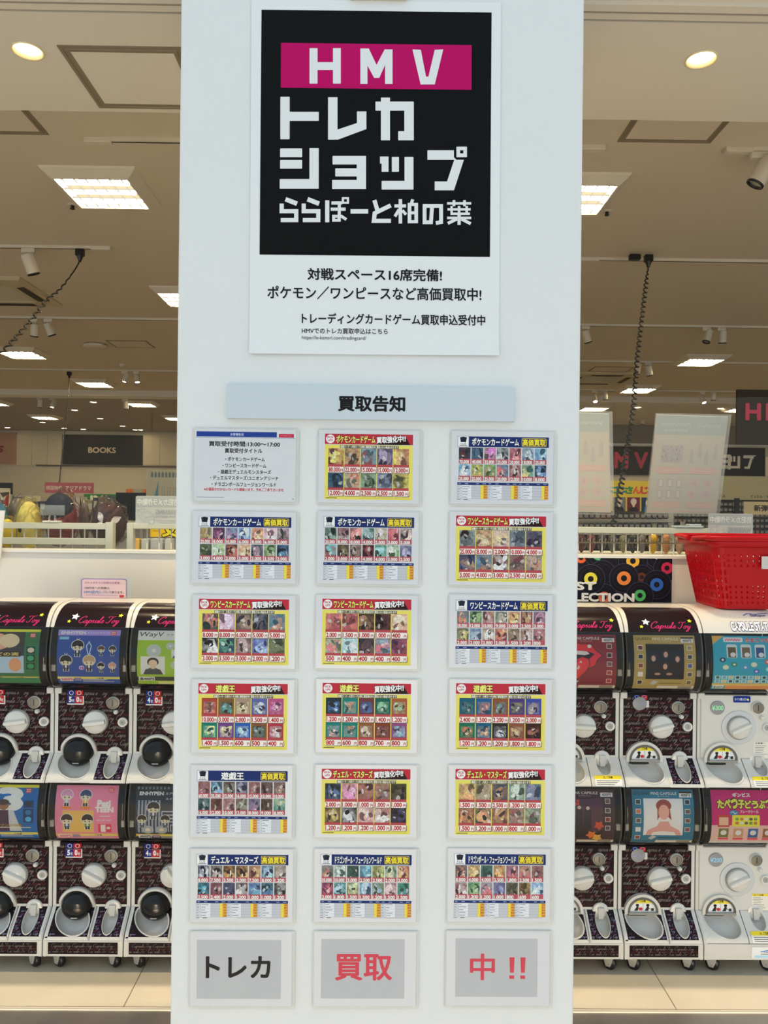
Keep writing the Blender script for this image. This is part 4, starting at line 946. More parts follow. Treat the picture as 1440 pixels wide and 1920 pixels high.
def d_teal(pg):
    pg.rect(0, 0, 1, 1, '#2c94ac', 0.5, n=10); pg.poly([(0, 0), (0.2, 0), (0, 0.15)], '#e89a50', 1); pg.rrect(0.18, 0.03, 0.50, 0.11, 0.02, '#e8c8d4', 1.2); pg.text('たまごっち', 0.54, 0.035, 0.92, 0.105, '#b83848', 1.6, 0.05, out='#e8e4dc', outw=0.05); pg.stroke([(0.21+0.013*i, 0.07+0.02*sin(i*1.9)) for i in range(20)], 0.012, '#c84a68', 2)
    for u, c in ((0.22, '#5a4a34'), (0.45, '#6a5a44'), (0.68, '#2a4a7a')): pg.rrect(u, 0.15, u+0.17, 0.39, 0.03, '#bfe0e6', 1.4); pg.rect(u+0.02, 0.20, u+0.15, 0.38, c, 1.8); pg.disc(u+0.10, 0.33, 0.045, '#d8e0e0', 2.2, 0.04)
    for u, v, c in ((0.15,0.42,'#1e3a4a'),(0.34,0.50,'#2a7a5a'),(0.20,0.55,'#c8c8a0'),(0.52,0.55,'#4a8ac0'),(0.66,0.50,'#e0d8a8'),(0.70,0.62,'#3060b0'),(0.88,0.45,'#c85050'),(0.90,0.58,'#88c0c8')): pg.disc(u, v, 0.05, c, 1.6, 0.042); pg.disc(u, v, 0.022, '#e8f0f0', 2, 0.02)
    for r in range(2):
        for i in range(9): pg.rect(0.03+i*0.108, 0.70+r*0.075, 0.125+i*0.108, 0.765+r*0.075, '#a8c4cc', 1.2); pg.disc(0.078+i*0.108, 0.732+r*0.075, 0.03, ('#3a6a78', '#6aa0b8', '#c8b078', '#2a4a5a')[(i+r) % 4], 1.6, 0.026)
    pg.rect(0, 0.85, 1, 0.90, '#d8a860', 1.2); pg.rrect(0.02, 0.89, 0.20, 0.98, 0.01, '#dfe8d8', 1.6); pg.text('各300円', 0.035, 0.91, 0.185, 0.965, '#3a7a4a', 2.2, 0.02); pg.rect(0.22, 0.90, 1, 1, '#c88a54', 1.4)
def d_fire(pg):
    pins(pg, '#3c2226', None, [(0.84, 0.16+0.155*i, c) for i, c in enumerate(('#6a4a44', '#4a4448', '#7a2a28', '#4a4050'))])
    pg.rect(0.0, 0.16, 0.80, 0.90, '#4c2a3c', 1.2, n=6); [pg.rect(0.18+i*0.05, 0.18+r*0.05, 0.222+i*0.05, 0.222+r*0.05, '#d03a20', 2.4) for i in range(5) for r in range(2) if (i+r) % 4 != 3]
    for i, (u, h_) in enumerate(((0.16, 0.46), (0.28, 0.44), (0.42, 0.44), (0.56, 0.45))): pg.poly([(u-0.05, h_-0.10), (u+0.05, h_-0.10), (u+0.06, 0.70), (u-0.07, 0.70)], '#1e1a22', 2); pg.disc(u, h_-0.13, 0.03, '#c0b0a8', 2.4, 0.03)
    pg.poly([(0.0, 0.78), (0.12, 0.68), (0.3, 0.74), (0.5, 0.66), (0.7, 0.76), (0.8, 0.7), (0.8, 0.9), (0, 0.9)], '#2a1612', 2.8)
    for u, v, c in ((0.08, 0.86, '#b83a1c'), (0.3, 0.85, '#8a2a18'), (0.62, 0.80, '#d86a28'), (0.72, 0.86, '#e89a38'), (0.74, 0.62, '#b84a28')): pg.star(u, v, 0.09, c, 3.4, RN.random(), 0.6)
def d_bust(pg):
    pins(pg, '#2a6a84', 'DAVID BOWIE', [(0.05, 0.165+0.16*i, c) for i, c in enumerate(('#38404c', '#b86a4c', '#5a5048', '#d8ccc8', '#8a4438'))]+[(0.85, 0.165+0.16*i, c) for i, c in enumerate(('#2c3038', '#5a4a48', '#6a4a44', '#7a4848'))])
    pg.rect(0.18, 0.15, 0.82, 0.80, '#e2dedc', 2, n=5)
    pg.poly([(0.22, 0.80), (0.25, 0.70), (0.40, 0.62), (0.44, 0.54), (0.58, 0.54), (0.62, 0.62), (0.76, 0.70), (0.80, 0.80)], '#c09088', 2.5); pg.poly([(0.30, 0.80), (0.34, 0.735), (0.5, 0.72), (0.68, 0.735), (0.72, 0.80)], '#dccac4', 2.8)
    pg.disc(0.505, 0.27, 0.125, '#8a4234', 3, 0.105); pg.poly([(0.40, 0.30), (0.60, 0.30), (0.63, 0.52), (0.56, 0.44), (0.44, 0.44), (0.40, 0.53)], '#8a4234', 3); pg.disc(0.505, 0.38, 0.088, '#c8988c', 3.5, 0.13)
def d_magenta(pg):
    pg.rect(0, 0, 1, 1, '#b01868', 0.5, n=10); pg.rect(0, 0.60, 1, 0.92, '#d8a8a0', 1, n=4); pg.text('ギンビス', 0.36, 0.05, 0.64, 0.115, '#f6e8f0', 2, 0.06)
    for i, ch in enumerate('たべっ子どうぶつ'): u = 0.10+i*0.112; pg.text(ch, u, 0.17-0.012*sin(i), u+0.098, 0.30, '#f0dc48', 3, 0.06, out='#3a1a1c', outw=0.07)
    pg.text('フレークシール', 0.46, 0.335, 0.76, 0.385, '#f2d0e0', 3, 0.03); pg.disc(0.36, 0.385, 0.075, '#2a78a8', 2, 0.05); pg.stroke([(0.31, 0.375), (0.35, 0.365), (0.37, 0.40), (0.41, 0.38)], 0.012, '#e8f0f0', 3)
    pg.rrect(0.33, 0.42, 0.78, 0.62, 0.02, '#e8d040', 2)
    for r in range(2):
        for i in range(5): pg.disc(0.41+i*0.075, 0.49+r*0.07, 0.03, ('#6a8a3c', '#a86838', '#e8e0d0', '#5a5048')[(i+r) % 4], 2.5, 0.026)
    pg.rect(0.10, 0.42, 0.29, 0.63, '#a83c34', 2); pg.rect(0.12, 0.46, 0.27, 0.60, '#d8a890', 2.4)
    for u, c in ((0.12, '#6a6a34'), (0.36, '#b08a6a'), (0.60, '#3a5a8a'), (0.84, '#8a5a3a')): pg.rect(u, 0.66, u+0.16, 0.84, c, 2); pg.disc(u+0.08, 0.74, 0.05, '#d8d8c8', 2.5, 0.05); pg.rrect(u, 0.85, u+0.17, 0.89, 0.01, '#d03a50', 2.2)
    pg.rect(0, 0.92, 1, 1, '#d8c0c4', 2.6); pg.rect(0.05, 0.93, 0.5, 0.98, '#e6dcd8', 3)

def scoop_parts(t, left_style, pattern_left, pattern_right, k):
    """sloping tray with its outlet bowl and coin-return chute; outlet cover of one of two kinds"""
    key = ('tray', pattern_left, pattern_right)
    def mk():
        mb = MB(); xm = 0.022
        plate_hole(mb, (-HW+0.004, 0.02, xm-0.0015, 0.985), (-0.058, 0.62, 0.062, 0.50, -0.018), ARC_T, BLKG if pattern_left else BODY, 0.030, BOWL, rim=BODY)
        plate_hole(mb, (xm+0.0015, 0.02, HW-0.004, 0.985), (0.082, 0.60, 0.026, 0.44, 0.0) if pattern_right else (0.082, 0.70, 0.026, 0.33, 0.0), ARC_T, BLKG if pattern_right else BODY, 0.028, BOWL, rim=BODY)
        for pat, x0, x1 in ((pattern_left, -HW+0.014, xm-0.008), (pattern_right, xm+0.008, HW-0.014)):
            # white border strips round the black film
            if pat:
                for a, b_ in ((x0-0.012, x0), (x1, x1+0.010)): mb.loft([[(x, ARC_T(t_)[0]+ARC_T(t_)[2]*0.0018, ARC_T(t_)[1]+ARC_T(t_)[3]*0.0018) for x in (a, b_)] for t_ in (0.0, 0.15, 0.3, 0.6, 0.8, 1.0)], BODY, None, False)
                mb.loft([[(x, ARC_T(t_)[0]+ARC_T(t_)[2]*0.0018, ARC_T(t_)[1]+ARC_T(t_)[3]*0.0018) for x in (x0, x1)] for t_ in (0.0, 0.05, 0.10)], BODY, None, False)
                pg = Page(mb, wrap(ARC_T, x0, x1, 0.9, 0.10, 0.0022), G_M, INKG); asp = (x1-x0)/0.11
                ell = (-0.058, 0.62, 0.062, 0.50) if x0 < -0.05 else (0.082, 0.60, 0.026, 0.44)
                def ok(u, v, x0=x0, x1=x1, ell=ell):
                    x, t_ = x0+(x1-x0)*u, 0.9-0.8*v
                    return 0 < u < 1 and 0 < v < 1 and ((x-ell[0])/(ell[2]*1.12))**2+((t_-ell[1])/(ell[3]*1.10))**2 > 1
                for i in range(9):
                    u = -0.12-0.37*((i*0.618) % 1)
                    while u < 1: script(pg, u, 0.10+0.105*i, u+0.62*0.095/(x1-x0), '#77728e' if i % 2 == 0 else '#5a2a44', asp, 1.2-0.3*(i % 2), 0.17, ok); u += 0.66*0.095/(x1-x0)
        mb.box((xm-0.0013, 0.0005, 0.003), (xm+0.0013, 0.001, 0.004), LINE)
        mb.loft([[(x, ARC_T(t_)[0]+ARC_T(t_)[2]*0.0006, ARC_T(t_)[1]+ARC_T(t_)[3]*0.0006) for x in (xm-0.0015, xm+0.0015)] for t_ in [i/8 for i in range(9)]], LINE, None, False)
        mb.box((-HW+0.013, 0.081, 0.085), (HW-0.013, 0.09, 0.096), BODY)
        return mb
    inst(key, mk, 'tray', t)
    def mk_tab(): return MB().loft([[(x, 0.083-d, z) for x, z in ((0.070, 0.098), (0.094, 0.098), (0.091, 0.056), (0.073, 0.056))] for d in (0.0, 0.012, 0.016)], BOWL, None, True, True).lathe([(0.031, 0.0), (0.031, 0.006), (0.027, 0.008), (0.0005, 0.008)], BODY, (0.082, 0.083, 0.084), 'y', 24)
    inst('tab', mk_tab, 'coin_return_flap', t)
    if left_style == 'dome':
        def mk_ring():
            mb = MB(); n = 26; rings = []
            for i in range(n+1):
                a = -0.5+(pi+1.0)*i/n; f = min(1, 5.0*min(i, n-i)/n+0.05)
                rings.append([(-0.052+r*cos(a), 0.088-y*f, 0.099+r*sin(a)) for r, y in ((0.068, 0.0), (0.068, 0.020), (0.065, 0.025), (0.058, 0.025), (0.055, 0.020), (0.055, 0.0))])
            return mb.loft(rings, BODY, None, True, True, True)
        def mk_dome(): return MB().lathe([(0.057, 0.0), (0.057, 0.014), (0.053, 0.028), (0.044, 0.038), (0.030, 0.045), (0.015, 0.048), (0.0003, 0.049)], DOME, (-0.052, 0.086, 0.097), 'y', 40).bbox((-0.064, 0.043, 0.058), (-0.040, 0.052, 0.063), 0.001, GREY)
        inst('ring', mk_ring, 'outlet_ring', t); inst('dome', mk_dome, 'outlet_dome', t)
    else:
        def half(r0, r1, y0, y1, m, mb, a0=0, a1=pi):
            n = 20; P = [(r1*cos(a0+(a1-a0)*i/n), r1*sin(a0+(a1-a0)*i/n)) for i in range(n+1)]; Q = [(r0*cos(a0+(a1-a0)*i/n), r0*sin(a0+(a1-a0)*i/n)) for i in range(n+1)]
            cx, cz = -0.055, 0.085
            ring = lambda y: [(cx+p[0], y, cz+p[1]) for p in P]+[(cx+p[0], y, cz+p[1]) for p in Q[::-1]]
            mb.loft([ring(y0), ring(y1)], m, None, True, False)
            mb.loft([[(cx+p[0], y1, cz+p[1]) for p in P], [(cx+p[0], y1, cz+p[1]) for p in Q]], m, None, False)
        def mk_arch():
            mb = MB(); half(0.058, 0.069, 0.09, 0.066, BODY, mb, -0.15, pi+0.15); return mb
        def mk_cover():
            mb = MB(); half(0.050, 0.058, 0.09, 0.064, mat('smoke_grey_rim', (0.10,0.095,0.085), 0.25, coat=0.4), mb)
            pg = Page(mb, lambda u, v, L: (-0.055+(u-0.5)*0.104, 0.069-L*0.0005, 0.085+(1-v)*0.052), G_M, INKG)
            pg.poly([(0.5+0.5*cos(pi*i/20), 1-1.0*sin(pi*i/20)) for i in range(21)], '#d8d6d0', 0)
            pg.poly([(0.5+0.5*cos(a), 1-1.0*sin(a)) for a in [radians(40+5*i) for i in range(21)]], '#d8c040', 0.6); pg.text('ご注意', 0.40, 0.07, 0.60, 0.26, '#4a3a14', 1.4, 0.03)
            for u in (0.30, 0.68): pg.disc(u, 0.50, 0.06, '#22201e', 1, 0.11); pg.poly([(u-0.12, 0.92), (u-0.02, 0.58), (u+0.05, 0.62), (u+0.02, 0.92)], '#2c2a28', 1); pg.stroke([(u, 0.68), (u+0.1, 0.80)], 0.03, '#22201e', 1.2)
            pg.disc(0.42, 0.78, 0.07, '#b02c30', 1.4, 0.12); pg.rect(0.50, 0.38, 0.515, 0.95, '#8a8884', 1); pg.rect(0.80, 0.72, 0.90, 0.92, '#2c2a28', 1.2)
            mb.bbox((-0.112, 0.058, 0.077), (0.002, 0.070, 0.086), 0.002, mat('clear_grey_bar', (0.32,0.31,0.27), 0.2, coat=0.5))
            return mb
        inst('arch', mk_arch, 'outlet_ring', t); inst('cover', mk_cover, 'outlet_cover', t)

def machine(x, z, upper, label, draw, kind='black', outlet='dome', pl=True, pr=True, price=('count', ('5', '0')), dial_turn=0.0, extra=None):
    t = thing('capsule_toy_machine', label, 'capsule machine', (x, MY, z), (0,0,0), 'capsule toy machines'); t.scale = (1, 1, ZS)
    def mk_shell():
        mb = frame(upper, 0)
        return mb
    inst(('frame', upper), mk_shell, 'shell', t)
    white = kind == 'white'
    if not white: inst('panel', face_panel, 'front_panel', t)
    else:
        def mk_wp(): return MB().bbox((-HW+0.011, 0.0765, 0.088), (HW-0.011, 0.0905, 0.3395), 0.003, BODY)
        inst('wpanel', mk_wp, 'front_panel', t)
    fy = 0.0812 if not white else 0.0765
    # drum: clear curved window, the printed card behind it, end discs and catches
    def mk_win():
        mb = MB(); n = 18
        mb.loft([[(xx, ARC_D(i/n)[0]+ARC_D(i/n)[2]*o, ARC_D(i/n)[1]+ARC_D(i/n)[3]*o) for xx, o in ((-HW+0.001, -0.006), (-HW+0.004, 0.0), (-HW+0.013, 0.0), (HW-0.013, 0.0), (HW-0.004, 0.0), (HW-0.001, -0.006))] for i in range(n+1)], SMOKED, None, False, False, True)
        return mb
    inst('win', mk_win, 'drum_window', t)
    for s_ in (-1, 1):
        def mk_end():
            mb = MB(); n = 16
            P = [(ARC_D(i/n)[0]-ARC_D(i/n)[2]*0.008, ARC_D(i/n)[1]-ARC_D(i/n)[3]*0.008) for i in range(n+1)]+[(0.16, 0.585), (0.16, 0.36)]
            a, b_ = sorted((s_*(HW-0.002), s_*(HW-0.006))); mb.prism(P, a, b_, mat('drum_end_grey', (0.12,0.11,0.095), 0.3, coat=0.3), 'x')
            mb.bbox((min(s_*0.124, s_*(HW-0.004)), 0.030, 0.42), (max(s_*0.124, s_*(HW-0.004)), 0.044, 0.446), 0.0015, mat('drum_catch', (0.45,0.42,0.36), 0.4))
            return mb
        inst(('end', s_), mk_end, 'drum_end', t)
    card_sheet(draw).build('display_card', t)
    if upper:
        def mk_hoodfilm():
            mb = MB(); M = wrap(ARC_H, -HW+0.013, HW-0.013, 0.93, 0.0, 0.0008); pg = Page(mb, M, G_M, INKG); n = 10
            mb.loft([[M(0.06*i/n*0+0.0+(0.035*(1-i/n)), i/n, 0), M(1-(0.035*(1-i/n)), i/n, 0)] for i in range(n+1)], BLKG, None, False, False, True)
            script(pg, 0.31, 0.90, 0.90, '#a8285a', 0.2725/0.19, 1, 0.22)
            for u, v, r, c in ((0.27, 0.74, 0.062, '#ecebe6'), (0.195, 0.86, 0.03, '#e6d23a'), (0.90, 0.70, 0.036, '#e6d23a')):
                pg.poly([(u+(r if i % 2 == 0 else r*0.48)*sin(pi*i/5+0.2), v-(r if i % 2 == 0 else r*0.48)*cos(pi*i/5+0.2)*1.5) for i in range(10)], c, 1.6)
            return mb
        def mk_hoodwhite():
            mb = MB(); M = wrap(ARC_H, -HW+0.013, HW-0.013, 0.93, 0.0, 0.0008); pg = Page(mb, M, G_M, INKG)
            pg.text('CAPSULE STATION', 0.36, 0.72, 1.02, 0.93, '#e8e6ee', 1.5, 0.05, out='#2a3470', outw=0.05); pg.stroke([(0.60, 0.50), (0.68, 0.42), (0.78, 0.44), (0.98, 0.40)], 0.02, '#2a50a0', 1); pg.text('Gashapon', 0.70, 0.45, 0.92, 0.56, '#2a3470', 1.5, 0.02, shear=0.2)
            return mb
        if white: inst('hoodw', mk_hoodwhite, 'hood_lettering', t)
        else: inst('hoodf', mk_hoodfilm, 'hood_film', t)
    if not white:
        d = inst('dial', mk_dial, 'dial', t, (0.010, fy, 0.212)); inst('grip', mk_grip, 'dial_grip', d, None, (0, dial_turn, 0))
        inst('coin', mk_coin, 'coin_slot', t, (0.074, fy, 0.288)); inst('button', mk_button, 'button', t, (0.086, fy, 0.252)); inst('lock', mk_lock, 'lock', t, (0.111, fy, 0.212))
        k = ('price', price); o = inst(k, lambda: price_plate(*price), 'price_plate', t, (-0.098, fy, 0.335))
    else:
        def mk_bigring(): return MB().lathe([(0.066, 0), (0.066, 0.003), (0.0645, 0.0035), (0.048, 0.0035)], mat('light_grey_ring', (0.62,0.63,0.64), 0.35), axis='y', n=40)
        r_ = inst('bigring', mk_bigring, 'dial_ring', t, (0.010, fy, 0.212)); d = inst('dial', mk_dial, 'dial', t, (0.010, fy-0.003, 0.212)); inst('grip', mk_grip, 'dial_grip', d, None, (0, dial_turn, 0))
        d.scale = (0.94, 0.94, 0.94)
        inst('coinw', mk_coin, 'coin_slot', t, (0.080, fy, 0.291)); inst('lock', mk_lock, 'lock', t, (0.117, fy, 0.212)); inst('button', mk_button, 'button', t, (0.096, fy, 0.252))
        def mk_lcd():
            mb = MB().lathe([(0.027, 0), (0.027, 0.003), (0.025, 0.0035), (0.0005, 0.0035)], mat('lcd_grey'), (0, 0, 0), 'y', 28)
            Page(mb, lambda u, v, L: ((u-0.5)*0.046, -0.0036-L*0.0004, (0.5-v)*0.022), G_M, INKG).text('¥'+price[1], 0.03, 0.1, 0.97, 0.9, '#8fd0a0' if price[1] == '300' else '#8ab4e0', 1, 0.03); return mb
        inst(('lcd', price), mk_lcd, 'price_display', t, (-0.072, fy, 0.289))
        def mk_slotlabel():
            mb = MB(); pg = Page(mb, lambda u, v, L: (u*0.066, -L*0.0006, -v*0.026), G_M, INKG); pg.rrect(0, 0, 1, 1, 0.12, '#1c2f7a', 1); pg.text('コイン投入口', 0.08, 0.32, 0.72, 0.68, '#c8d0ec', 2, 0.03); pg.poly([(0.80, 0.35), (0.92, 0.5), (0.88, 0.75), (0.76, 0.6)], '#e0d060', 2); return mb
        if upper: inst('slotlabel', mk_slotlabel, 'coin_label', t, (-0.012, fy, 0.336))
        def mk_note():
            mb = MB(); pg = Page(mb, lambda u, v, L: (u*0.062, -L*0.0005, -v*0.066), G_M, INKG); pg.rect(0, 0, 1, 1, '#c8c4b8', 1); pg.rect(0, 0, 1, 0.14, '#c8c4b8' if upper else '#d8b830', 1.5)
            pg.text('お客様へ' if upper else '⚠ ご注意', 0.1, 0.03, 0.7, 0.12, '#4a4640', 2, 0.02)
            for i in range(7): pg.rect(0.08, 0.22+i*0.1, RN.uniform(0.5, 0.92), 0.245+i*0.1, '#7a766c', 1.6)
            return mb
        inst(('note', upper), mk_note, 'notice_label', t, (0.068, fy, 0.155))
    scoop_parts(t, outlet, pl, pr, 0)
    if not upper:
        def mk_skirt():
            M = wrap(lambda t_: (-0.002, -0.058+0.056*t_, -1, 0), -HW+0.018, HW-0.018, 0.92, 0.12, 0.0004); mb = pattern_page(M, [(0.40, 0.29), (0.62, 0.29), (0.86, 0.29)], 0.2615/0.045, 5)
            mb.loft([[M(0, v, 0), M(1, v, 0)] for v in (0, 1)], BLKG, None, False); return mb
        def mk_skirtw():
            mb = MB(); pg = Page(mb, lambda u, v, L: (0.03+u*0.11, -0.0025-L*0.0005, -0.010-v*0.044), G_M, INKG); pg.rect(0, 0, 1, 1, '#cfd2d2', 1); pg.stroke([(0.3, 0.40), (0.55, 0.28), (0.9, 0.16)], 0.06, '#3a6ab0', 2); pg.text('LaLaport', 0.42, 0.36, 0.88, 0.50, '#2a4a8a', 2, 0.02)
            pg.rect(0.1, 0.72, 0.95, 0.92, '#9ac0d8', 1.6); pg.rect(0.3, 0.58, 0.85, 0.63, '#5a6068', 1.6); return mb
        if white: inst('skirtw', mk_skirtw, 'skirt_label', t)
        else: inst('skirt', mk_skirt, 'skirt_film', t)
        casters(t)
    if extra: extra(t)
    return t
def caution(t):
    def mk():
        mb = MB(); pg = Page(mb, wrap(ARC_T, 0.036, 0.136, 0.36, 0.03, 0.0024), G_M, INKG); pg.rect(0, 0, 1, 0.40, '#d8b830', 1, n=2); pg.rect(0, 0.40, 1, 1, '#dcd8cc', 1, n=3); pg.text('⚠ ご注意', 0.33, 0.08, 0.68, 0.32, '#3a3014', 2, 0.02)
        for i in range(3): pg.rect(0.06, 0.50+i*0.16, 0.92-0.1*i, 0.56+i*0.16, '#6a665c', 2)
        return mb
    inst('caution', mk, 'caution_label', t)

ZL, ZU = 0.115, 0.6925
def colx(px): return at(px, 1600, MY).x
XL = [colx(157.5)+k*PITCH_X for k in (-1, 0, 1)]; XR = [colx(1246.5)+k*PITCH_X for k in (-1, 0, 1)]
machine(XL[0], ZL, False, 'lower black capsule machine with blue card reading 3', d_three, price=('count', ('4', '0')), dial_turn=radians(25))
machine(XL[1], ZL, False, 'lower black capsule machine with pink card of four little dolls', d_pink, price=('count', ('5', '0')), dial_turn=radians(28))
machine(XL[2], ZL, False, 'lower black capsule machine with dark striped card, beside the white pillar', d_mono, price=('count', ('4', '0')), dial_turn=radians(60))
machine(XL[0], ZU, True, 'upper black capsule machine with green card under yellow strip', d_green, pl=False, price=('count', ('4', '0')), dial_turn=radians(-8))
machine(XL[1], ZU, True, 'upper black capsule machine with blue card of doll charms', d_blue, pl=False, price=('count', ('5', '0')), dial_turn=radians(-8))
machine(XL[2], ZU, True, 'upper black capsule machine with lime green card of portrait photos', d_lime, pl=False, price=('count', ('4', '0')), dial_turn=radians(-8))
machine(XR[0], ZL, False, 'lower black capsule machine with dark fiery card, beside the pillar', d_fire, outlet='cover', price=('lcd', '400'), dial_turn=radians(-12))
machine(XR[1], ZL, False, 'lower black capsule machine with teal card of a bare-shouldered bust', d_bust, outlet='cover', price=('lcd', '400'), dial_turn=radians(-14))
machine(XR[2], ZL, False, 'lower all-white capsule machine with magenta card', d_magenta, 'white', 'cover', False, False, ('lcd', '200'), radians(-25), caution)
machine(XR[0], ZU, True, 'upper black capsule machine with red tongue card, beside the pillar', d_tongue, outlet='cover', pl=False, pr=False, price=('lcd', '400'), dial_turn=radians(3), extra=caution)
machine(XR[1], ZU, True, 'upper black capsule machine with gold card and dark square picture', d_gold, outlet='cover', pl=False, pr=True, price=('lcd', '400'), dial_turn=radians(-14))
machine(XR[2], ZU, True, 'upper all-white capsule machine with teal card, under the red basket', d_teal, 'white', 'cover', False, False, ('lcd', '300'), radians(-25), caution)

# ------------------------------------------------------------------ ceiling fittings
def on_ceiling(px, py, z=ZB): p = atz(px, py, z); return (p.x, p.y, z)
# panel lights: frustum housing, self-glowing tray, three tubes, glowing louvre blades
def make_panel(label):
    t = thing('ceiling_panel_light', label, 'ceiling light', (0,0,0), (0,0,0), 'square panel lights on the store ceiling')
    mb = MB(); sq = lambda a, z: [(-a, -a, z), (a, -a, z), (a, a, z), (-a, a, z)]
    mb.loft([sq(0.29, 0.0), sq(0.285, -0.012), sq(0.232, -0.055), sq(0.222, -0.055), sq(0.215, -0.02)], OFFW, None, True)
    mb.build('housing', t)
    MB().add(sq(0.217, -0.020), [(0, 1, 2, 3)], PANEL).build('reflector', t)
    for k in (-1, 0, 1): MB().tube([(-0.205, k*0.135, -0.035), (0.205, k*0.135, -0.035)], 0.017, TUBE, n=10).build('tube', t)
    lv = MB()
    for k in range(-2, 4): lv.box((-0.036+k*0.072-0.0015, -0.22, -0.052), (-0.036+k*0.072+0.0015, 0.22, -0.040), LOUV)
    for k in (-1, 1): lv.box((-0.22, k*0.0675-0.0015, -0.052), (0.22, k*0.0675+0.0015, -0.040), LOUV)
    lv.build('louvre', t); return t
PANELS = [(194, 349, 'square panel light with three tubes nearest the shop front, above the first track'), (1072, 360, 'square panel light half hidden by the pillar above the track with black plugs'), (352, 553, 'square panel light of which one corner shows beside the pillar'),
    (42, 659, 'square panel light behind the slanting black cord'), (178, 716, 'square panel light beside the straight thin cord'), (266, 755, 'square panel light behind the beam, just above round lamps'), (-14, 753, 'square panel light cut by the picture edge behind the beam'),
    (85, 780, 'square panel light above the BOOKS wall, beside the thin cord'), (333, 782, 'square panel light half behind the pillar above the BOOKS wall'), (1313, 673, 'square panel light behind a pair of track spotlights, above the hanging sign'),
    (1196, 727, 'square panel light crossed by the coiled cord'), (1113, 763, 'square panel light just above the hanging poster beside the pillar'), (1388, 765, 'square panel light partly hidden by the dark hanging sign')]
proto = None
for px, py, lb in PANELS:
    if proto is None: proto = make_panel(lb); proto.location = on_ceiling(px, py)
    else: dup(proto, on_ceiling(px, py), lb)
# recessed round lamps
def make_lamp(label, rad=0.052, dp=1.0):
    t = thing('recessed_lamp', label, 'ceiling lamp', (0,0,0), (0,0,0), 'round recessed ceiling lamps')
    MB().lathe([(rad*1.12, 0.0), (rad*1.12, -0.003), (rad, -0.003), (rad*0.92, 0.02*dp), (rad*0.72, 0.050*dp)], REFL, n=28).build('reflector_ring', t)
    MB().lathe([(rad*0.72, 0.050*dp), (rad*0.5, 0.050*dp), (0.0005, 0.050*dp)], LAMP, n=24).build('lamp_face', t); return t
for px, py, lb in ((52, 95, 'round recessed lamp in the front ceiling beside the square hatch'), (700, 102, 'round recessed lamp in the front ceiling behind the white pillar'), (1315, 111, 'round recessed lamp alone in the front ceiling')):
    l = make_lamp(lb); p = on_ceiling(px, py, ZF); l.location = (p[0], p[1], ZF-0.001)
    sl = bpy.data.lights.new('lamp_light', 'SPOT'); sl.energy = FRONT_W; sl.color = LAMP_COL; sl.spot_size = radians(120); sl.spot_blend = 0.8; sl.shadow_soft_size = 0.04
    lo = bpy.data.objects.new('lamp_light', sl); COL.objects.link(lo); lo.parent = l; lo.location = (0, 0, -0.012)
lp = None
FARL = [(175, 754, 'round lamp behind the beam, topmost of those above the BOOKS wall'), (140, 769, 'round lamp beside the thin straight cord'), (188, 785, 'round lamp midway between two square panels'), (80, 792, 'round lamp just below a square panel light'), (230, 799, 'round lamp above the end of the BOOKS board'),
    (256, 807, 'round lamp close to the back wall top, beside the pillar'), (258, 744, 'round lamp directly under the long beam'), (14, 802, 'round lamp above the board with the red letter'), (120, 803, 'round lamp where the thin cord meets the BOOKS board'), (160, 806, 'round lamp at the wall top above the word BOOKS'), (277, 811, 'round lamp at the wall top beside the black board'),
    (1231, 751, 'round lamp between two lit spotlights, above the tilted poster'), (1196, 764, 'round lamp beside the coiled cord'), (1351, 766, 'round lamp above the tilted poster\'s corner')]
for px, py, lb in FARL:
    p = on_ceiling(px, py)
    if lp is None: lp = make_lamp(lb, 0.075, 0.02); lp.location = (p[0], p[1], ZB-0.0015)
    else: dup(lp, (p[0], min(p[1], 19.9), ZB-0.0015), lb)
# access hatches: groove frames
def hatch(x0, y0, x1, y1, z, label, w_=0.035):
    t = thing('access_hatch', label, 'ceiling hatch', ((x0+x1)/2, (y0+y1)/2, z), (0,0,0), 'access hatches in the ceilings'); hx_, hy_ = (x1-x0)/2, (y1-y0)/2
    mb = MB()
    def rg(a, z_): return [(-hx_+a, -hy_+a, z_), (hx_-a, -hy_+a, z_), (hx_-a, hy_-a, z_), (-hx_+a, hy_-a, z_)]
    mb.loft([rg(0, -0.0005), rg(0, -0.004), rg(w_*0.35, -0.004), rg(w_*0.4, -0.0015), rg(w_*0.55, -0.0015), rg(w_*0.6, -0.004), rg(w_, -0.004), rg(w_, -0.001)], mat('hatch_trim', (0.24,0.19,0.13), 0.5), None, True)
    mb.build('trim_frame', t); MB().box((-hx_+w_, -hy_+w_, -0.003), (hx_-w_, hy_-w_, -0.0005), CEILF if z == ZF else CEIL).build('door_panel', t)
a, b_ = atz(106, 84, ZF), atz(186, 201, ZF); hatch(a.x, a.y, a.x+(b_.y-a.y)+0.02, b_.y, ZF, 'large square hatch in the front ceiling, running behind the pillar')
b_ = atz(92, 252, ZB); hatch(b_.x-0.5, b_.y-0.5, b_.x, b_.y, ZB, 'square hatch cut off by the front ceiling edge and the picture edge')
a, b_ = atz(1157, 265, ZB), atz(1332, 267, ZB); hatch(a.x, a.y-0.5, b_.x, a.y, ZB, 'square hatch cut off by the front ceiling edge, clear of the pillar')
a, b_ = atz(205, 638, ZB), atz(292, 652, ZB); hatch(a.x-0.05, a.y, b_.x, b_.y, ZB, 'thin-framed hatch beside the flat ceiling unit', 0.02)
a, b_ = atz(1122, 687, ZB), atz(1168, 697, ZB); hatch(a.x-0.05, a.y, b_.x+0.05, b_.y, ZB, 'thin-framed hatch next to the air conditioner near the coiled cord', 0.025)
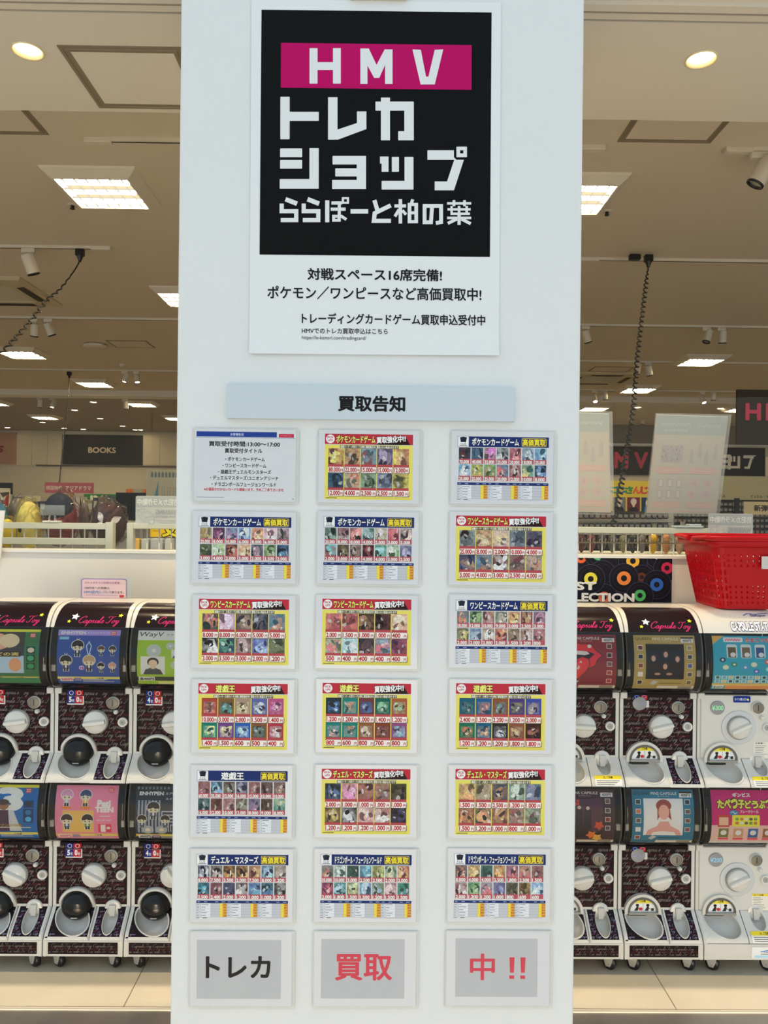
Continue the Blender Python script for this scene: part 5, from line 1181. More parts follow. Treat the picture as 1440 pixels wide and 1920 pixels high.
# small ceiling units
def sprinkler(px, py, label):
    t = thing('sprinkler', label, 'sprinkler', on_ceiling(px, py), (0,0,0), 'sprinkler heads')
    MB().lathe([(0.036, 0), (0.034, -0.004), (0.014, -0.006), (0.0005, -0.006)], OFFW, n=20).build('plate', t); MB().lathe([(0.012, -0.006), (0.010, -0.02), (0.016, -0.026), (0.014, -0.03), (0.0005, -0.03)], DARK, n=14).build('head', t)
sprinkler(136, 384, 'small dark sprinkler head below the nearest panel light, on the hatch side'); sprinkler(1138, 396, 'small dark sprinkler head beside the pillar and the coiled cord\'s track')
def detector(px, py, label):
    tag(MB().lathe([(0.05, 0), (0.05, -0.012), (0.038, -0.03), (0.03, -0.042), (0.0005, -0.045)], OFFW, n=20).build('smoke_detector', None, on_ceiling(px, py)), label, 'detector')
detector(230, 683, 'small round detector above two lit spotlights')
t = thing('wireless_unit', 'flat rounded white unit on the ceiling beside a thin-framed hatch', 'ceiling unit', on_ceiling(178, 645))
MB().lathe([(0.09, 0), (0.125, -0.012), (0.13, -0.03), (0.11, -0.042), (0.0005, -0.044)], OFFW, n=28, sx=1.15, sy=1.0).build('cover', t); MB().ball((0.06, -0.075, -0.040), 0.006, WHITEM).build('indicator', t)
# air conditioner cassettes
def cassette(cx, cy, label, half=0.46):
    t = thing('ceiling_air_conditioner', label, 'air conditioner', (cx, cy, ZB), (0,0,0), 'ceiling air conditioners'); A = mat('ac_ivory', (0.60,0.52,0.34), 0.5)
    sq = lambda a, z: [(-a, -a, z), (a, -a, z), (a, a, z), (-a, a, z)]
    MB().loft([sq(half, 0), sq(half, -0.012), sq(half-0.02, -0.03), sq(half*0.60, -0.035), sq(half*0.58, -0.02)], A, None, True).build('panel', t)
    mb = MB().add(sq(half*0.58, -0.022), [(0, 1, 2, 3)], mat('ac_grille', (0.22,0.18,0.11), 0.6))
    for k in range(-8, 9): mb.box((-half*0.57, k*0.03-0.003, -0.030), (half*0.57, k*0.03+0.003, -0.022), A)
    mb.build('grille', t)
    for k in range(4):
        s_ = MB(); s_.loft([[(x*half, y*half, z) for x, y in ((-0.52, -0.86), (0.52, -0.86), (0.48, -0.70), (-0.48, -0.70))] for z in (-0.0345, -0.0385)], DARK, None, True, True); o = s_.build('air_slot', t); o.rotation_euler = (0, 0, k*pi/2)
b_ = atz(117, 573, ZB-0.012); cassette(b_.x-0.46, b_.y-0.46, 'ivory ceiling air conditioner crossed by the slanting black cord')
b_ = atz(1164, 720, ZB-0.012); cassette(b_.x-0.46, b_.y-0.46, 'ivory ceiling air conditioner beside the pillar and coiled cord')
# lighting tracks and spotlights
def track(x0, x1, y, label, cap0=False, cap1=False):
    t = thing('lighting_track', label, 'lighting track', ((x0+x1)/2, y, ZB), (0,0,0), 'lighting tracks on the store ceiling'); h_ = (x1-x0)/2
    MB().box((-h_, -0.017, -0.022), (h_, 0.017, 0), OFFW).box((-h_, -0.006, -0.0225), (h_, 0.006, -0.021), DARK).build('rail', t)
    for f, s_ in ((cap0, -1), (cap1, 1)):
        if f: MB().bbox((s_*h_-0.075, -0.021, -0.030), (s_*h_+0.075, 0.021, 0), 0.003, OFFW).build('end_cap', t)
    return t
def rail_y(px, py): return atz(px, py, ZB-0.01).y
RY1, RY2, RY3, RY4, RY5 = rail_y(250, 263), rail_y(100, 463.5), rail_y(170, 597), rail_y(170, 694), rail_y(1250, 679)
RY6, RY7 = rail_y(1250, 733), rail_y(170, 746)
def rx(px, py): return atz(px, py, ZB-0.01).x
track(rx(185, 263), rx(1110, 275), RY1, 'short lighting track passing behind the pillar, close to the front ceiling edge', True, True)
track(rx(1388, 277), 4.2, RY1, 'lighting track whose end shows above a spotlight at the picture edge', True)
track(-5.5, rx(190, 465), RY2, 'lighting track carrying the slanting black cord', False, True)
track(rx(1115, 474), 5.0, RY2+0.1, 'lighting track carrying the coiled cord and black adapter', True)
track(-8, 8, RY3, 'long lighting track across the store, second behind the cords\' tracks')
track(-8, 0.3, RY4, 'lighting track carrying the thin straight cord'); track(0.6, 8, RY5, 'lighting track just above the lit panel crossed by the coiled cord'); track(0.6, 8, RY6, 'lighting track with lit spotlights above the hanging posters'); track(-8, 0.3, RY7, 'lighting track close behind the beam, above the BOOKS wall')
def spot(px, py, y, label, lit=False, tilt=(0.35, 0.15), sc=1.0):
    p = at(px, py, y); t = thing('track_spotlight', label, 'spotlight', (p.x, p.y, p.z), (0,0,0), 'track spotlights'); top = ZB-0.023-p.z
    Rm = Matrix.Rotation(tilt[0], 4, 'X') @ Matrix.Rotation(tilt[1], 4, 'Y'); T_ = lambda v: tuple(Rm @ Vector(v))
    def turn(mb): mb.v = [T_(v) for v in mb.v]; return mb
    r = 0.042*sc; l = 0.070*sc
    turn(MB().lathe([(0.0005, l), (r*0.92, l), (r, l-0.008), (r, -l+0.012)], OFFW, n=22)).build('can', t)
    turn(MB().lathe([(r, -l+0.012), (r*1.01, -l), (r*0.86, -l), (r*0.80, -l+0.014)], BLACK, n=22)).build('rim', t)
    turn(MB().lathe([(r*0.80, -l+0.014), (r*0.4, -l+0.012), (0.0005, -l+0.011)], LAMP if lit else GREY, n=18)).build('lens', t)
    q = T_((0, 0, l*0.55)); MB().tube([(q[0], q[1], q[2]), (q[0]*1.1, 0.0, l+0.02), (0, 0, top-0.03)], 0.008*sc, OFFW, n=8).build('arm', t)
    MB().bbox((-0.06*sc, -0.016, top-0.035), (0.03*sc, 0.016, top), 0.003, OFFW).build('adapter', t)
spot(57, 496, RY2, 'unlit white spotlight on the slanting cord\'s track', tilt=(0.3, -0.25), sc=1.15)
spot(65, 619, RY3, 'first of two unlit spotlights beside the air conditioner', tilt=(0.3, 0.2)); spot(93, 618, RY3, 'second of two unlit spotlights beside the air conditioner, further from it', tilt=(0.3, -0.3))
spot(236, 709, RY4, 'lit spotlight of a pair near the pillar, nearer the thin cord', True, (-0.3, 0.25)); spot(257, 710, RY4, 'lit spotlight of a pair near the pillar, nearer the pillar', True, (-0.35, -0.2))
spot(75, 757, RY7, 'dim far spotlight behind the beam, beside the thin cord', tilt=(0.2, 0.1)); spot(99, 758, RY7, 'lit far spotlight behind the beam, beside the thin cord', True, (-0.35, 0.1)); spot(236, 760, RY7, 'dim far spotlight next to a panel light behind the beam', tilt=(0.2, 0.0))
spot(1430, 322, RY1, 'large white spotlight at the picture edge under its track end', tilt=(0.2, 0.5), sc=1.15)
spot(1100, 631, RY3, 'unlit spotlight beside the white pillar, above an access hatch', tilt=(0.25, -0.35)); spot(1327, 631, RY3, 'unlit spotlight of a pair above the panel light, nearer the coiled cord', tilt=(-0.1, 0.3)); spot(1355, 632, RY3, 'unlit spotlight of a pair above the panel light, further from the cord', tilt=(0.2, -0.05))
spot(1217, 695, RY5, 'unlit spotlight beside the coiled cord', tilt=(0.2, -0.3)); spot(1195, 692, RY5, 'unlit spotlight half behind the coiled cord', tilt=(0.2, 0.1))
spot(1116, 748, RY6, 'glowing spotlight above the poster beside the pillar', True, (-0.6, 0.1)); spot(1135, 742, RY6, 'unlit spotlight paired with the glowing one beside the pillar', tilt=(0.2, -0.1))
spot(1318, 750, RY6, 'glowing spotlight above the tilted poster', True, (-0.6, -0.1)); spot(1338, 743, RY6, 'unlit spotlight paired with the glowing one above the tilted poster', tilt=(0.2, 0.0)); spot(1206, 790, 16.6, 'lone far spotlight between the two hanging posters', tilt=(0.2, 0.2))
# coiled cords
def cord(label, plug, pts, rcoil, wl, start=0.12, thick=0.0045, ramp=0.3):
    P = catmull(pts, 24); t = thing('power_cord', label, 'cord', tuple(plug)); o0 = Vector(plug)
    MB().bbox((-0.032, -0.022, -0.055), (0.032, 0.022, 0.0), 0.004, BLACK).lathe([(0.026, -0.055), (0.018, -0.075), (0.009, -0.10)], BLACK, n=12).build('plug', t)
    d = [0]
    for a, b_ in zip(P, P[1:]): d.append(d[-1]+(b_-a).length)
    Ltot = d[-1]; out_ = []; n = int(Ltot/wl*9); j = 0
    for i in range(n+1):
        s_ = Ltot*i/n
        while j < len(d)-2 and d[j+1] < s_: j += 1
        k = (s_-d[j])/max(1e-9, d[j+1]-d[j]); p = P[j]*(1-k)+P[j+1]*k; g = (P[j+1]-P[j]).normalized()
        e1 = g.cross(Vector((0, 1, 0))).normalized(); e2 = g.cross(e1); f = max(0, min(1, (s_/Ltot-start)/ramp)); ph = 2*pi*s_/wl
        out_.append(tuple(p + (e1*cos(ph)+e2*sin(ph)*0.4)*rcoil*f - o0))
    MB().tube(out_, thick, BLACK, n=6).build('coil', t)
q = atz(150, 467, ZB-0.022)
cord('black cord slanting down from its ceiling track to the picture edge', q, [q+Vector((0,0,-0.09)), at(139, 508, q.y-0.1), at(112, 543, q.y-0.3), at(88, 563, q.y-0.5), at(62, 597, q.y-0.7), at(35, 628, q.y-0.9), at(5, 660, q.y-1.1), at(-40, 700, q.y-1.3)], 0.016, 0.085, 0.1, 0.006)
q = atz(130, 697, ZB-0.022); cord('thin straight black cord hanging before the BOOKS board', q, [q+Vector((0,0,-0.10)), at(128, 740, q.y-0.2), at(122, 800, q.y-1.0), at(117, 850, q.y-2.0), at(109, 930, q.y-3.2)], 0.007, 0.06, 0.10, 0.0055, 0.05)
q = atz(1216, 478, ZB-0.022); cord('tightly coiled black cord hanging from its track to the rack top', q, [q+Vector((0,0,-0.09)), at(1213, 520, q.y-0.1), at(1203, 600, q.y-0.4), at(1194, 680, q.y-0.7), at(1188, 760, q.y-1.0), at(1176, 840, q.y-1.35), at(1163, 920, q.y-1.75), at(1150, 985, q.y-2.1)], 0.0150, 0.058, 0.0, 0.0054, 0.08)
q = atz(1190, 477, ZB-0.022); tag(MB().bbox((-0.045, -0.02, -0.045), (0.045, 0.02, 0), 0.006, BLACK).build('track_adapter', None, q), 'small black adapter on the track beside the coiled cord\'s plug', 'adapter')

# ------------------------------------------------------------------ back of the store
G_S = 1.6
def board(name, label, cat, box, y, c, draw=None, thick=0.02, mirror=False, rot=None, group=None, tilt=None, m=None, stand=False):
    x0, y0, x1, y1 = box; k = 0.0108*(x1-x0)/2
    c_, w_, h_, rt = quad((x0, y0-k), (x1, y0+k), (x1, y1+k), (x0, y1-k), y)
    t = thing(name, label, cat, (c_.x, y, c_.z), (tilt or 0, 0, 0), group)
    MB().box((-w_/2, 0, -h_/2), (w_/2, thick, h_/2), m or mat('board_'+c.strip('#'), hx(c, G_S), 0.55, spec=0.3)).build('panel', t)
    if stand: MB().box((-0.012, thick, -c_.z), (0.012, thick+0.02, h_*0.3), GREY).box((-0.12, thick-0.02, -c_.z), (0.12, thick+0.10, -c_.z+0.012), GREY).build('stand_post', t)
    if draw: mb = MB(); draw(Page(mb, flat(w_, h_, 0.0006 if y < 7 else 0.002), G_S)); mb.build('print', t)
    return t
board('books_board', 'black wall board reading BOOKS above the shelves', 'sign', (117, 815.5, 267, 871.5), Y_FAR-0.05, '#1c140c', lambda p: p.text('BOOKS', 0.325, 0.42, 0.665, 0.60, '#b9ab8c', 1, 0.03), 0.04)
board('pink_board', 'dusty pink wall board with a dark red letter, at the picture edge', 'sign', (-60, 811, 30.5, 870), Y_FAR-0.05, '#9c7560', lambda p: p.text('S', 0.62, 0.43, 0.73, 0.62, '#7c1c20', 1, 0.05, shear=0.15), 0.04)
for i, (a, b_) in enumerate(((31, 60), (60, 89), (89, 116.5), (268, 300), (300, 345))):
    struct(MB().box((at(a, 840, Y_FAR-0.03).x, Y_FAR-0.03, at(a, 872, Y_FAR).z), (at(b_-0.6, 840, Y_FAR-0.03).x, Y_FAR, at(a, 814, Y_FAR).z), mat('wall_panel_cream', (0.78,0.70,0.53), 0.6)).build('trim_%d' % (i+1)))
struct(MB().box((-9, Y_FAR-0.06, at(160, 875, Y_FAR).z), (1, Y_FAR, at(160, 872.5, Y_FAR).z), GROOVE).build('trim_10'))
def d_far(p):
    p.text('M', 0.195, 0.22, 0.262, 0.74, '#a8384a', 1, 0.04); p.text('V', 0.300, 0.22, 0.368, 0.74, '#a8384a', 1, 0.04); p.text('H', 0.095, 0.22, 0.155, 0.74, '#a8384a', 1, 0.04)
    for i, ch in enumerate('トレカショ'): p.text(ch, 0.44+i*0.078, 0.27, 0.50+i*0.078, 0.74, '#d8d0bc', 1, 0.04)
    u = lambda x: (x-1085)/350; v = lambda y: (y-838)/53
    for q in ((1368,854,1373,864),(1375,854,1379,864),(1383,853.5,1388,876.5),(1369,872,1384,876.5),(1394,852,1411,857.5),(1411,852,1413.5,858),(1413,852,1417,854)): p.rect(u(q[0]), v(q[1]), u(q[2]), v(q[3]), '#d8d0bc', 1)
    p.poly([(u(1407), v(857)), (u(1412), v(857)), (u(1406), v(877)), (u(1396), v(877)), (u(1396), v(873)), (u(1402), v(873))], '#d8d0bc', 1)
board('wall_sign', 'long black wall sign with red and white block letters, behind the hanging posters', 'sign', (1085, 838, 1434.5, 891.5), 17.42, '#1a120b', d_far, 0.04)
board('hanging_sign', 'dark hanging sign with pink block letters cut by the picture edge', 'sign', (1382, 731, 1520, 834), 7.0, '#2c241c', lambda p: [p.text('HMV'[i], (17+38*i)/138, 0.26, (17+26+38*i)/138, 0.545, '#c0405e', 1, 0.035) for i in range(3)], 0.03)
for x in (1392, 1510): pass
struct(MB().box((at(1435.5, 900, 9.1).x, 9, 0), (at(1520, 900, 9).x, 9.1, at(1437, 856, 9).z), mat('column_cream', (0.7,0.63,0.5), 0.6)).build('trim_column'))
# left-hand middle ground: shelves with books, signs
SHELF = mat('shelf_white', (0.66,0.62,0.52), 0.5)
def shelf_unit(name, label, px0, px1, y, ytop, levels, depth=0.35, dark=False):
    a, b_ = at(px0, ytop, y), at(px1, ytop, y); w_ = (b_.x-a.x)/2; z = (a.z+b_.z)/2; t = thing(name, label, 'shelf unit', ((a.x+b_.x)/2, y, 0))
    m_ = mat('dark_pegboard', (0.05,0.045,0.04), 0.6) if dark else SHELF
    MB().box((-w_, depth-0.02, 0), (w_, depth, z), m_).build('back_panel', t)
    for s_ in (-1, 1): MB().box((s_*w_-0.015, 0, 0), (s_*w_+0.015, depth-0.02, z), SHELF).build('side_panel', t)
    for lv in levels: MB().box((-w_+0.015, 0, lv-0.025), (w_-0.015, depth-0.02, lv), SHELF).build('shelf_board', t)
    return t, w_, z
t, wS, zS = shelf_unit('book_shelf', 'white open shelf holding a row of books behind the bagged plush toys', -40, 345, 6.2, 972, [0.35, 0.75, 1.15, at(150, 975, 6.3).z])
zb0 = at(150, 975, 6.3).z; x = t.location.x-wS+0.03; i = 0; R5 = random.Random(5); pal = ['#3a3c50', '#7a6a58', '#c8c0a8', '#5a3030', '#2c4a3a', '#8a7a50', '#a8a298', '#40506a', '#b09060', '#2a2a2c', '#8c4a3c', '#d0ccc0']
book0 = None
while x < t.location.x+wS-0.06:
    th, hh, dd = R5.uniform(0.025, 0.06), R5.uniform(0.14, 0.21), 0.15; c_ = R5.choice(pal)
    o = thing('book', 'book standing in the row on the white shelf behind the plush toys', 'book', (x+th/2, 6.22, zb0+0.0015), (0,0,0), 'books on the white shelf')
    mb = MB(); cv = mat('book_'+c_.strip('#'), hx(c_, 1.4), 0.4); mb.box((-th/2, 0, 0), (th/2, 0.004, hh), cv); mb.box((-th/2, 0, 0), (-th/2+0.003, dd, hh), cv); mb.box((th/2-0.003, 0, 0), (th/2, dd, hh), cv); mb.build('cover', o)
    mb = MB(); mb.box((-th/2+0.003, 0.004, 0.003), (th/2-0.003, dd-0.004, hh-0.004), mat('book_pages', (0.6,0.56,0.45), 0.7)); mb.build('pages', o)
    mb = MB(); mb.box((-th/2+0.004, -0.0006, hh*0.55), (th/2-0.004, 0, hh*0.85), mat('book_title_patch', (0.55,0.5,0.4), 0.5)); mb.build('spine_label', o)
    x += th+0.003
board('genre_sign', 'pinkish red sign with pale characters above the shelf, behind the plush', 'sign', (84, 905, 174.5, 924.5), 7.2, '#a05058', lambda p: (p.text('韓国映像', 0.03, 0.30, 0.37, 0.72, '#d8b4a8', 1, 0.02), p.text('アジアドラマ', 0.43, 0.30, 0.96, 0.72, '#e4ccb8', 1, 0.02)), stand=True)
board('green_sign', 'green sign board behind the bagged toys', 'sign', (157, 926.5, 218, 952), 6.9, '#2c6a34', lambda p: p.text('INI', 0.22, 0.12, 0.70, 0.5, '#c8d0a8', 1, 0.05), stand=True)
board('black_screen', 'black flat screen standing above the shelf beside the warning sticker', 'screen', (217, 924, 309, 975), 5.9, '#0a0908', None, 0.03, stand=True)
board('orange_sign', 'small orange sign with grey middle, above the black screen', 'sign', (236, 917, 273, 940), 6.6, '#a85a2c', lambda p: p.rect(0.38, 0.0, 0.86, 1, '#8a8470', 1), stand=True)
board('dark_sign', 'black sign at the picture edge above the plush toys', 'sign', (-40, 905, 22, 935), 7.0, '#120d0a', stand=True)
board('pale_sign', 'pale sign with red flame shape under the black sign', 'sign', (-40, 915, 17, 950), 6.0, '#b0a488', lambda p: (p.poly([(0.72, 0.95), (0.76, 0.6), (0.84, 0.75), (0.9, 0.45), (1.0, 0.3), (0.98, 0.95)], '#8a2a1c', 1), p.poly([(0.7, 0.25), (1, 0.2), (1, 0.32), (0.8, 0.5)], '#4a3a28', 1.5)), stand=True)
def d_grey(p):
    for i in range(9): p.poly([(0.10+i*0.075, 0.10), (0.125+i*0.075, 0.04), (0.15+i*0.075, 0.10), (0.15+i*0.075, 0.20), (0.10+i*0.075, 0.20)], '#5a6464', 1)
    p.poly([(0.15, 0.86), (0.26, 0.28), (0.26, 0.86)], '#4a7484', 1)
    for q in (0.34, 0.46, 0.58): p.stroke([(q, 0.46), (q, 0.82), (q+0.05, 0.82), (q+0.05, 0.46), (q, 0.46)], 0.012, '#7a8078', 1)
board('grey_poster', 'grey poster with pencil row and blue triangle, beside the pillar', 'poster', (274, 881, 362, 952), 5.2, '#98927c', d_grey, 0.006, stand=True)

# ------------------------------------------------------------------ racks just behind the glass
YR = 3.62
RACK = mat('rack_cream_white', (0.66,0.68,0.58), 0.4)
def rack(label, px0, px1, rows, wires, post=None, floor_y=None):
    t = thing('display_rack', label, 'rack', (0, YR, 0)); zf = lambda py, px: at(px, py, YR).z
    a, b_ = at(px0, 985, YR).x, at(px1, 985, YR).x; pm = (px0+px1)/2
    for y0, y1 in rows: MB().bbox((a, 0, zf(y1, pm)), (b_, 0.03, zf(y0, pm)), 0.002, RACK).build('rail', t)
    for px, w_ in post or []: x = at(px, 985, YR).x; MB().bbox((x, -0.004, 0), (x+w_, 0.036, zf(rows[0][0]-1, px)), 0.002, RACK).build('post', t)
    zlo = zf(1052, pm); mb = MB()
    for k in range(wires[2]): x = at(wires[0]+k*wires[1], 985, YR).x; mb.tube([(x, 0.034, zlo-0.3), (x, 0.034, zf(rows[0][0]+3, pm))], 0.0032, WHITEM, n=6)
    for z in (zlo, zlo-0.15, zlo-0.28): mb.tube([(a, 0.037, z), (b_, 0.037, z)], 0.0028, RACK, n=6)
    mb.build('wire_grid', t)
    return t
rl = rack('cream wire rack under the bagged plush toys', -60, 212, [(980, 991.5), (1008.5, 1021)], (16.5, 22.9, 9), [(198, 0.036)])
zsh = at(120, 1044, YR).z
MB().box((at(-60, 985, YR).x, 0.05, zsh-0.02), (at(212, 985, YR).x-0.001, 0.50, zsh), RACK).build('shelf_board', rl)
MB().box((at(212, 985, YR).x, 0.03, 0), (at(212, 985, YR).x+0.03, 0.50, zsh), RACK).build('side_panel', rl)
rr_ = rack('second cream wire rack beside the pillar, in front of the yellow sign', 238, 345, [(981, 992)], (272, 23, 4), [(238, 0.030)])
rk = rack('cream rack below the hanging posters, with wire hooks', 1040, 1354, [(989, 1000.5)], (1088, 22.6, 12), [(1347, 0.02)])
mb = MB()
for k in range(24):
    x = at(1086+k*10.8, 1020, YR-0.06).x; z = at(1200, 1019+0.5*(k % 2), YR-0.06).z
    mb.tube([(x, 0.03, z), (x, -0.10, z+0.004), (x, -0.115, z+0.022)], 0.0022, CHROME, n=5)
mb.tube([(at(1060, 1018, YR).x, -0.03, at(1200, 1018, YR).z), (at(1345, 1018, YR).x, -0.03, at(1200, 1018, YR).z)], 0.003, CHROME, n=6); mb.build('hooks', rk)
MB().box((at(1060, 985, YR).x, 0.05, at(1200, 1045, YR).z), (at(1345, 985, YR).x, 0.40, at(1200, 1041, YR).z), RACK).build('shelf_board', rk)
# bagged plush toys on the rack
R6 = random.Random(3)
def bag(mb, c0, r, seed):
    R7 = random.Random(seed); ph = [R7.uniform(0, 6) for _ in range(8)]
    def df(p):
        d = p.normalized(); k = 1+0.06*sin(6*d.x+ph[0])*cos(5*d.z+ph[1])+0.035*sin(9*d.z+8*d.y+ph[2])+0.03*sin(13*d.x-9*d.z+ph[3])+0.03*sin(19*d.x+17*d.z+ph[4])+0.025*sin(29*d.x-23*d.z+ph[5]); return Vector((p.x*k, p.y*k, p.z*k))
    mb.ball(c0, r, BAG, None, 44, 26, df); mb.v = [(x, y, max(0.002, z)) for x, y, z in mb.v]; mb.sm = [False]*len(mb.sm); return mb
def plush(label, px, py, w_, h_, col, feats=None, y=3.86, seed=1):
    s_ = FPX/y; p = at(px, py, y); rx_, rz_ = w_/2/s_, h_/2/s_; ry_ = min(rx_, 0.12)
    t = thing('plush_toy', label, 'plush toy', (p.x, p.y, zsh+0.001), (0,0,0), 'bagged plush toys on the rack'); cz = max(rz_*0.9, p.z-zsh)
    MB().ball((0, 0, cz), (rx_*0.96, ry_*0.96, min(rz_*0.99, cz-0.001)), mat('plush_'+col.strip('#'), hx(col, 1.5), 0.85, bump=(60, 0.4, 0.004)), None, 26, 14).build('body', t)
    for f in feats or []: f(t, cz, rx_, ry_, rz_)
    bag(MB(), (0, 0, cz+0.008), (rx_*1.10, ry_*1.08, rz_*1.10), seed).build('plastic_bag', t)
    return t
def leaf(u, v, a, ln, c='#d8d4d8'):
    def f(t, cz, rx_, ry_, rz_):
        P = []
        for k in range(13):
            s_ = k/12; wv = sin(pi*s_)*0.30*ln; P.append((s_*ln, wv))
        P += [(p[0], -p[1]) for p in P[::-1][1:-1]]
        vs = []
        for x, z in P:
            X = (u+x*cos(a)-z*sin(a))*rx_; Z = (v+x*sin(a)+z*cos(a))*rz_
            q = max(0.02, 1-(X/(rx_*0.96))**2-(Z/(rz_*0.99))**2); vs.append((X, -ry_*0.96*sqrt(q)-0.006, cz+Z))
        MB().add(vs, [tuple(range(len(vs)))], mat('felt_'+c.strip('#'), hx(c, 1.3), 0.8)).build('felt_patch', t)
    return f
def cap(c, rr=0.75, du=0.1, dv=0.5):
    def f(t, cz, rx_, ry_, rz_): MB().ball((du*rx_, -ry_*0.25, cz+dv*rz_*0.6), (rx_*0.95*rr*1.2, ry_*0.9, rz_*rr*0.75), mat('plush_'+c.strip('#'), hx(c, 1.5), 0.8), None, 24, 12).build('cap', t)
    return f
def dot(u, v, r, c):
    def f(t, cz, rx_, ry_, rz_):
        X, Z = u*rx_, v*rz_; q = sqrt(max(0.02, 1-(u/0.93)**2-(v/0.95)**2)); MB().ball((X, -ry_*0.93*q, cz+Z), (r*rx_, 0.012, r*rz_), mat('plush_'+c.strip('#'), hx(c, 1.5), 0.6), None, 14, 8).build('eye', t)
    return f
plush('round cream yellow bagged plush with a dark eye spot', 54, 985, 46, 90, '#d8c068', [dot(-0.3, -0.15, 0.15, '#3a2c1c')], seed=2)
plush('maroon bagged plush with a large navy cap, behind the clear card holder', 117, 975, 56, 96, '#7a2a34', [cap('#141c2c', 0.82, -0.10, 0.72)], seed=5)
plush('dark brown bagged plush with white leaf-shaped patches', 204, 983, 64, 84, '#3a2026', [leaf(-0.30, 0.55, -1.0, 0.55), leaf(0.42, 0.08, 0.5, 0.5), leaf(-0.38, -0.12, 0.5, 0.42)], 3.84, 9)
plush('light blue bagged plush at the picture edge', -6, 975, 40, 70, '#3a7a98', y=3.99, seed=4)
plush('golden yellow bagged plush low at the picture edge', 14, 1000, 30, 54, '#dcb838', y=3.74, seed=6)
plush('grey bagged plush between the maroon and brown ones, pushed back', 158, 982, 18, 80, '#6a5a52', y=4.06, seed=8)
plush('small pale bagged plush pushed back behind the yellow one', 31, 975, 28, 84, '#7a6c5c', y=4.09, seed=12)
# clear card holder on the rack rail
t = thing('card_holder', 'clear empty card holder standing on the rack rail before the maroon plush', 'card holder', at(98, 980, YR+0.015)+Vector((0, 0, 0.0005)))
MB().bbox((-0.040, -0.018, 0), (0.040, 0.018, 0.009), 0.002, WHITEM).build('base', t); MB().tube([(-0.015, 0, 0.009), (-0.012, 0, 0.035)], 0.005, ACRYL).tube([(0.015, 0, 0.009), (0.012, 0, 0.035)], 0.005, ACRYL).build('stem', t); MB().bbox((-0.058, -0.003, 0.034), (0.058, 0.003, 0.082), 0.001, ACRYL).build('clip_plate', t)
# yellow sign and grey cases behind the second rack
board('yellow_sign', 'yellow sign with black brush characters behind the second rack', 'sign', (282, 984, 361, 1007), 4.12, '#c8a818', lambda p: (p.text('又日', 0.30, 0.08, 0.93, 0.92, '#e0c020', 2, 0.07, out='#1a1408', outw=0.07), p.stroke([(0.05, 0.2), (0.2, 0.2)], 0.03, '#2a2008', 1), p.stroke([(0.05, 0.5), (0.2, 0.5)], 0.03, '#2a2008', 1)), stand=True)
for i, (a, b_, c_) in enumerate(((246, 265, '#c8a450'), (267, 282, '#a8b0b4'), (284, 308, '#a0a8b0'), (311, 326, '#b0b8bc'))):
    z0 = at(a, 1032, 3.80); p1 = at(b_, 1010, 3.80); o = MB().bbox((z0.x, 3.78, z0.z-0.1), (p1.x-0.004, 3.83, p1.z), 0.002, mat('case_'+c_.strip('#'), hx(c_, 1.4), 0.35)).build('display_case')
    tag(o, ['tan case under the yellow sign', 'narrow grey case under the yellow sign, next to the tan one', 'wide grey case under the yellow sign', 'narrow grey case under the yellow sign, next to the pillar'][i], 'case', 'cases under the yellow sign')
a0, a1 = at(252, 1032, 3.80), at(345, 1032, 3.80)
MB().box((a0.x, 0.05, a0.z-0.125), (a1.x, 0.40, a0.z-0.103), RACK).build('shelf_board', rr_)
# small bagged charms behind the rack below the posters
CH = [('#5a1c24', 'dark red'), ('#8a2c30', 'crimson'), ('#3a3a40', 'charcoal'), ('#6a665c', 'grey'), ('#8a8264', 'olive grey'), ('#2a2c30', 'black'), ('#7a7a80', 'silver grey'), ('#d0a824', 'yellow'), ('#c08a60', 'tan orange'), ('#caa890', 'pale pink')]
for i, (c_, nm) in enumerate(CH):
    px = (1088, 1106, 1126, 1146, 1166, 1184, 1201, 1222, 1246, 1271)[i]; p = at(px, 1010, 3.78); zc_ = at(1200, 1041, YR).z
    t = thing('bagged_charm', nm+' bagged charm on the rack below the hanging posters', 'charm', (p.x, 3.76, zc_), (0,0,0), 'bagged charms on the rack')
    r = 0.021 if i < 7 else 0.026; hz = p.z-zc_
    MB().ball((0, 0, hz), (r*0.8, r*0.7, r*0.85), mat('plush_'+c_.strip('#'), hx(c_, 1.4), 0.7), None, 16, 10).build('head', t); MB().ball((0, 0, hz*0.5), (r*0.65, r*0.6, hz*0.48), mat('plush_'+c_.strip('#')), None, 14, 8).build('body', t)
    bag(MB(), (0, 0, hz*0.62+0.012), (r*1.05, r*0.95, hz*0.54+0.008), 20+i).build('plastic_bag', t)

# gondolas of card packs further back
def packs(label, group, px0, px1, y, rows, wpk, hpk, cols, seed, z_under):
    R8 = random.Random(seed); proto_ = {}; n = 0
    for py in rows:
        px = px0
        while px < px1:
            c_ = R8.choice(cols); p = at(px, py, y); k = c_
            if k not in proto_:
                o = thing('card_pack', label, 'card pack', (p.x, y, p.z), (0,0,0), group)
                MB().prism([(-0.0, -hpk/2), (-0.006, -hpk*0.2), (-0.006, hpk*0.3), (-0.001, hpk/2), (0.001, hpk/2), (0.006, hpk*0.3), (0.006, -hpk*0.2)], -wpk/2, wpk/2, mat('pack_'+c_.strip('#'), hx(c_, 1.4), 0.3, coat=0.3), 'x').build('wrapper', o)
                MB().box((-wpk*0.36, -0.0085, -hpk*0.3), (wpk*0.36, -0.0064, hpk*0.22), mat('pack_label_'+c_.strip('#'), mixh(hx(c_, 1.4), (0.6,0.55,0.45), 0.5), 0.4)).build('label_patch', o)
                proto_[k] = o
            else: dup(proto_[k], (p.x, y, p.z))
            px += wpk*1.12*FPX/y; n += 1
